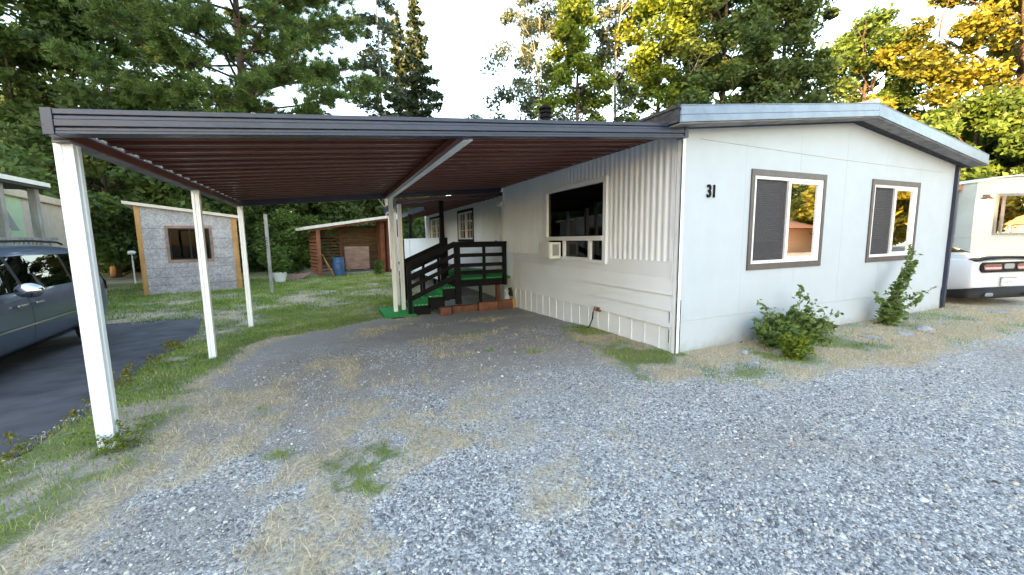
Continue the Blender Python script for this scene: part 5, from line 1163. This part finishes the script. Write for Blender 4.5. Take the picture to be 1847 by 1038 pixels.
# --- shrubs by the gable wall
st = []
for i in range(42):
    a = random.uniform(-1, 1); x = 6.1+a*.78+random.gauss(0, .08); y = 3.55+random.gauss(0, .13); st.append(((6.1+a*.5, 3.58, 0), (x, y, random.uniform(.18, .50)*(1-.45*abs(a))+(.08)), 1))
for (x, z) in ((5.35, .70), (5.5, .62), (6.15, .85), (6.45, .74), (6.6, .62), (6.85, .5), (7.1, .40), (5.3, .45)): st.append(((6.0, 3.6, .05), (x, 3.6+random.uniform(-.12, .1), z), .5))
shrub('leafy_bush', 'low spreading leafy bush against the gable wall below the larger window', 'bush', st, 'bush', .044, 4300, rc=.10, sr=.004)
st = []
for i in range(10): st.append(((8.75, 3.62, 0), (8.8+random.gauss(0, .16), 3.6+random.gauss(0, .1), random.uniform(.2, .5)), 1.0))
for (x, z, w_) in ((9.25, 1.12, 2), (9.05, .95, 1.6), (9.5, 1.28, 1.2), (9.75, 1.22, .5), (9.35, 1.42, 1.0), (8.35, .62, .4), (9.8, .55, .6), (10.1, .62, .35), (9.6, .42, .8), (8.95, .8, 1.6)): st.append(((8.8, 3.62, .05), (x, 3.58+random.uniform(-.08, .08), z), w_))
shrub('tall_shrub', 'tall thin shrub leaning right below the second gable window', 'bush', st, 'bush', .046, 2000, rc=.06, sr=.005)
st = [((5.35, 3.12, 0), (5.35+random.gauss(0, .14), 3.1+random.gauss(0, .08), random.uniform(.12, .34)), 1) for i in range(20)]
shrub('yellow_weed', 'yellow green weed clump growing in front of the low bush', 'weed', st, 'yellow', .035, 1500, rc=.05, sr=.003)
# weeds by the front post and along edges
st = [((-1.64+random.gauss(0, .1), 3.95+random.gauss(0, .08), 0), (-1.62+random.gauss(0, .2), 3.93+random.gauss(0, .14), random.uniform(.08, .22)), 1) for i in range(26)]
shrub('post_weed', 'small seedy weeds around the foot of the nearest white post', 'weed', st, 'yellow', .014, 700, rc=.02, sr=.0015)
st = []
for i in range(44):
    y = random.uniform(3.0, 8.2); x = float(np.interp(y, OUT[:, 0], OUT[:, 1]))+random.gauss(.06, .06); st.append(((x, y, float(gz(x, y))), (x+random.gauss(0, .06), y+random.gauss(0, .06), float(gz(x, y))+random.uniform(.05, .16)), 1))
shrub('edge_weeds', 'low yellowing weeds along the asphalt driveway edge', 'weeds', st, 'gold', .016, 2200, rc=.03, sr=.0015)
shrub('planter_plant', '', '', [((plx, ply, .28), (plx+random.gauss(0, .25), ply+random.gauss(0, .2), random.uniform(.7, 1.5)), 1) for i in range(24)], 'mid', .09, 2600, parent=pt, rc=.14)
st = [((2.1, 22.0, -.15), (2.1+random.gauss(0, .15), 21.9, random.uniform(.2, .7)), 1) for i in range(12)]
shrub('woodshed_weed', 'green weed growing beside the right woodshed post', 'weed', st, 'mid', .07, 700, rc=.1)

def T(name, label, px, D, zc, zt, R, kind, lm, nc, nlf, leaf, rc, **k):
    x, y = at(px, D); cat = k.pop('cat', 'tree'); return tree(name, label, cat, x, y, k.pop('z0', -.16), zc, zt, R, kind, lm, nc, nlf, leaf, rc, **k)
G1 = 'trees behind the carport and shed'; G2 = 'trees beyond the roof'
# left wood
T('broadleaf_tree', 'tall dark broadleaf tree with gaps of yellow light at the far left', 60, 27, 3.5, 20, 6.2, 'round', 'mid', 150, 26000, .30, 1.15, group=G1, trunk_r=.35, jitter=.4)
T('broadleaf_tree', 'dark broadleaf tree between the far left tree and the big pine', 235, 31, 3, 22, 5.8, 'round', 'dark', 150, 24000, .32, 1.2, group=G1, trunk_r=.3, jitter=.4)
T('maple_tree', 'low spreading dark maple behind the board shed', 205, 21.5, .9, 7.6, 4.3, 'round', 'dark', 150, 26000, .24, .75, group=G1, droop=.4)
T('maple_tree', 'dense dark maple right of the board shed roof', 400, 23.5, 1.2, 8.4, 4.0, 'round', 'dark', 130, 22000, .25, .8, group=G1, droop=.4)
x, y = at(468, 25); pine('large long needled pine spreading over the carport roof', x, y, -.16, 5.6, 21, 8.3, 9200, 42, G1)
T('aspen_tree', 'thin airy aspen right of the big pine', 702, 30, 6, 20, 1.5, 'column', 'grey', 60, 6500, .20, .55, group=G1, trunk_r=.13, bark='palebark', jitter=.4)
x, y = at(765, 40); fir('fir_tree', 'pointed fir with a sunlit golden tip right of the aspen', x, y, -.16, 5, 24.5, 4.3, 110, 210, 'fir', .26, group=G1)
x, y = at(735, 44); fir('fir_tree', 'second fir standing just left of the pointed fir', x, y, -.16, 5, 25.0, 3.6, 90, 180, 'fir', .28, group=G1)
# understory behind the sheds
T('shrub_tree', 'bright leafy bush between the grey post and the woodshed', 525, 22.5, .1, 3.3, 1.5, 'round', 'mid', 60, 11000, .14, .5, cat='bush', trunk_r=.06)
T('hedge_bush', 'dark bush directly behind the grey lawn post', 455, 24.5, .0, 3.6, 1.7, 'round', 'dark', 60, 10000, .17, .55, cat='bush', trunk_r=.06)
for k, (px, D, zt, R, lab) in enumerate(((270, 27, 4.2, 3.2, 'dark undergrowth bush behind the left corner of the board shed'), (90, 28, 4.5, 3.6, 'dark undergrowth bush behind the cream home'), (590, 31, 5.0, 3.6, 'dark evergreen bush rising behind the woodshed roof'), (690, 36, 5.6, 3.4, 'dark bush behind the right end of the woodshed'), (760, 33, 4.6, 2.6, 'dark bush seen past the porch posts'), (450, 31, 4.8, 4.0, 'dark undergrowth bush behind the lawn post'))):
    T('undergrowth_bush', lab, px, D, -.1, zt, R, 'round', 'dark', 90, 13000, .28, .8, cat='bush', trunk_r=.08, group='undergrowth behind the sheds')
T('broadleaf_tree', 'autumn tinted tree far behind the woodshed', 640, 46, 2.0, 9.5, 5.5, 'round', 'gold', 100, 13000, .32, 1.0, group=G1, bare=5)
T('broadleaf_tree', 'dark tree closing the view behind the big pine', 500, 40, 1.5, 13, 6.5, 'round', 'dark', 120, 16000, .38, 1.3, group=G1)
T('broadleaf_tree', 'dark tree closing the view behind the shed', 330, 38, 1.5, 15, 6.5, 'round', 'dark', 120, 16000, .38, 1.3, group=G1)
T('broadleaf_tree', 'dark tree closing the view at the far left', 90, 38, 1.5, 15, 7, 'round', 'dark', 120, 16000, .38, 1.3, group=G1)
# middle and right, beyond the roof
T('young_birch', 'low thin birch peeking over the carport edge left of the chimney', 865, 42, 7, 13.5, 2.6, 'round', 'grey', 40, 3200, .24, .7, group=G2, trunk_r=.1)
T('weeping_birch', 'airy grey green weeping birch left of the chimney pipe', 975, 30, 6, 18.5, 3.2, 'round', 'grey', 90, 9500, .19, .7, group=G2, trunk_r=.16, bark='palebark', jitter=.4, droop=.6)
T('poplar_tree', 'slim yellow green poplar just right of the chimney pipe', 1040, 28, 5, 18.0, 1.9, 'column', 'yellow', 90, 14000, .21, .7, group=G2, trunk_r=.16, jitter=.35)
T('birch_tree', 'airy birch with pale bare branches between the two yellow green trees', 1105, 29, 5, 20, 2.3, 'column', 'grey', 70, 8000, .2, .65, group=G2, trunk_r=.15, bark='palebark', bare=9, jitter=.4)
T('poplar_tree', 'tall yellow green tree left of the dark pair', 1180, 28, 5, 19.5, 2.3, 'column', 'yellow', 110, 18000, .22, .75, group=G2, trunk_r=.2, jitter=.35, bare=7)
T('oak_tree', 'dense dark green tree, left one of the dark pair', 1290, 27, 5, 20, 3.3, 'column', 'dark', 190, 38000, .23, .75, group=G2, trunk_r=.25)
T('oak_tree', 'dense dark green tree, right one of the dark pair', 1392, 28, 5, 19.5, 2.9, 'column', 'dark', 170, 34000, .23, .7, group=G2, trunk_r=.25)
T('round_tree', 'round crowned tree with golden sunlit patch between the dark pair and golden tree', 1533, 33, 6, 17.6, 3.7, 'round', 'mid', 120, 20000, .26, .9, group=G2, trunk_r=.25)
T('golden_tree', 'large sunlit golden tree at the top right', 1800, 27, 4, 19, 6.8, 'round', 'gold', 230, 46000, .26, 1.0, group=G2, trunk_r=.4, jitter=.35)
T('maple_tree', 'spreading green maple behind the right roof end', 1735, 23, 2.0, 8.6, 4.6, 'round', 'mid', 150, 26000, .24, .8, group=G2, droop=.4)
T('maple_tree', 'dark green maple beyond the pale trailer', 1890, 24, 2.0, 8.5, 5.0, 'round', 'mid', 120, 20000, .26, .85, group=G2, droop=.3)
T('broadleaf_tree', 'green tree low behind the roof ridge', 1640, 34, 3.0, 10.5, 3.6, 'round', 'dark', 90, 12000, .28, .85, group=G2)

# ---- behind camera: unseen rows added to block sun; mirrored golden trees and house
side_v = Vector((-sdir.y, sdir.x, 0))
if side_v.y < 0: side_v = -side_v
bl = [(-13, 58, 17), (-8, 55, 21), (-3, 59, 25), (2, 55, 36), (7, 59, 30), (12, 55, 31), (17, 58, 30), (23, 55, 32), (29, 58, 33), (35, 55, 34), (41, 58, 34)]  # added sun blockers out of view, heights shaped for the shade they cast
proto = None
for i, (s_, d_b, hgt) in enumerate(bl):
    p = sdir*d_b + Vector((-.50*s_*-1*-1, .86*s_, 0))
    lab = 'tall dense added shade tree number %d of the row on the sunny side' % (i+1)
    tt = tree('added_shade_tree', 'tall dense unseen tree added behind the camera to shade the scene', 'tree', p.x, p.y, -.1, .6, hgt, 4.6, 'column', 'dark', 170, 16000, .75, 1.5, group='unseen trees added to block the sun', trunk_r=.4)
for s_ in np.arange(-16, 44, 4.6):  # low unseen bushes added to close sun leaks below the tree crowns
    p = sdir*(50+(s_*7 % 5)) + Vector((-.50*s_, .86*s_, 0))
    tree('added_shade_bush', 'dense unseen bush added under the shade tree row to stop sun leaks', 'bush', p.x, p.y, -.1, -.2, 8.5, 3.6, 'round', 'dark', 70, 5200, .8, 1.4, group='unseen bushes added under the shade trees', trunk_r=.12)
for (x, y, zt, R, lab) in ((43, -12, 6.6, 4.4, 'golden tree mirrored in the larger gable window'), (50, -22, 7.5, 5.5, 'golden tree behind the orange carport house'), (46, -3, 8.0, 5, 'golden tree mirrored in the second gable window'), (33, -26, 9, 4.5, 'golden tree left behind the photographer'), (58, -12, 8, 6, 'golden tree far behind the photographer')):
    tree('golden_tree', lab, 'tree', x, y, 0, 1.2, zt, R, 'round', 'gold', 90, 11000, .4, 1.1, group='golden trees behind the photographer')
hr = thing('roadside_house', 'low orange lit house with carport mirrored in the gable window', 'house', (38, -16, 0))
f = MB(); f.box(37, 45, -19.5, -15, 0, 2.1); f.build('wall', mat('orange_tan_wall', (.80, .52, .34), .8, .1), hr)
f = MB(); f.add([(33, -20, 2.15), (33, -14, 2.15), (46, -14, 2.15), (46, -20, 2.15), (33, -17, 3.0), (46, -17, 3.0)], [(0, 3, 5, 4), (1, 4, 5, 2), (0, 4, 1), (3, 2, 5), (0, 1, 2, 3)]); f.build('roof', M['redroof'], hr)
for y in (-19.6, -14.5): f = MB(); f.box(33.2, 33.35, y, y+.15, 0, 2.15); f.build('post', M['white'], hr)
print('objects', len(bpy.data.objects))
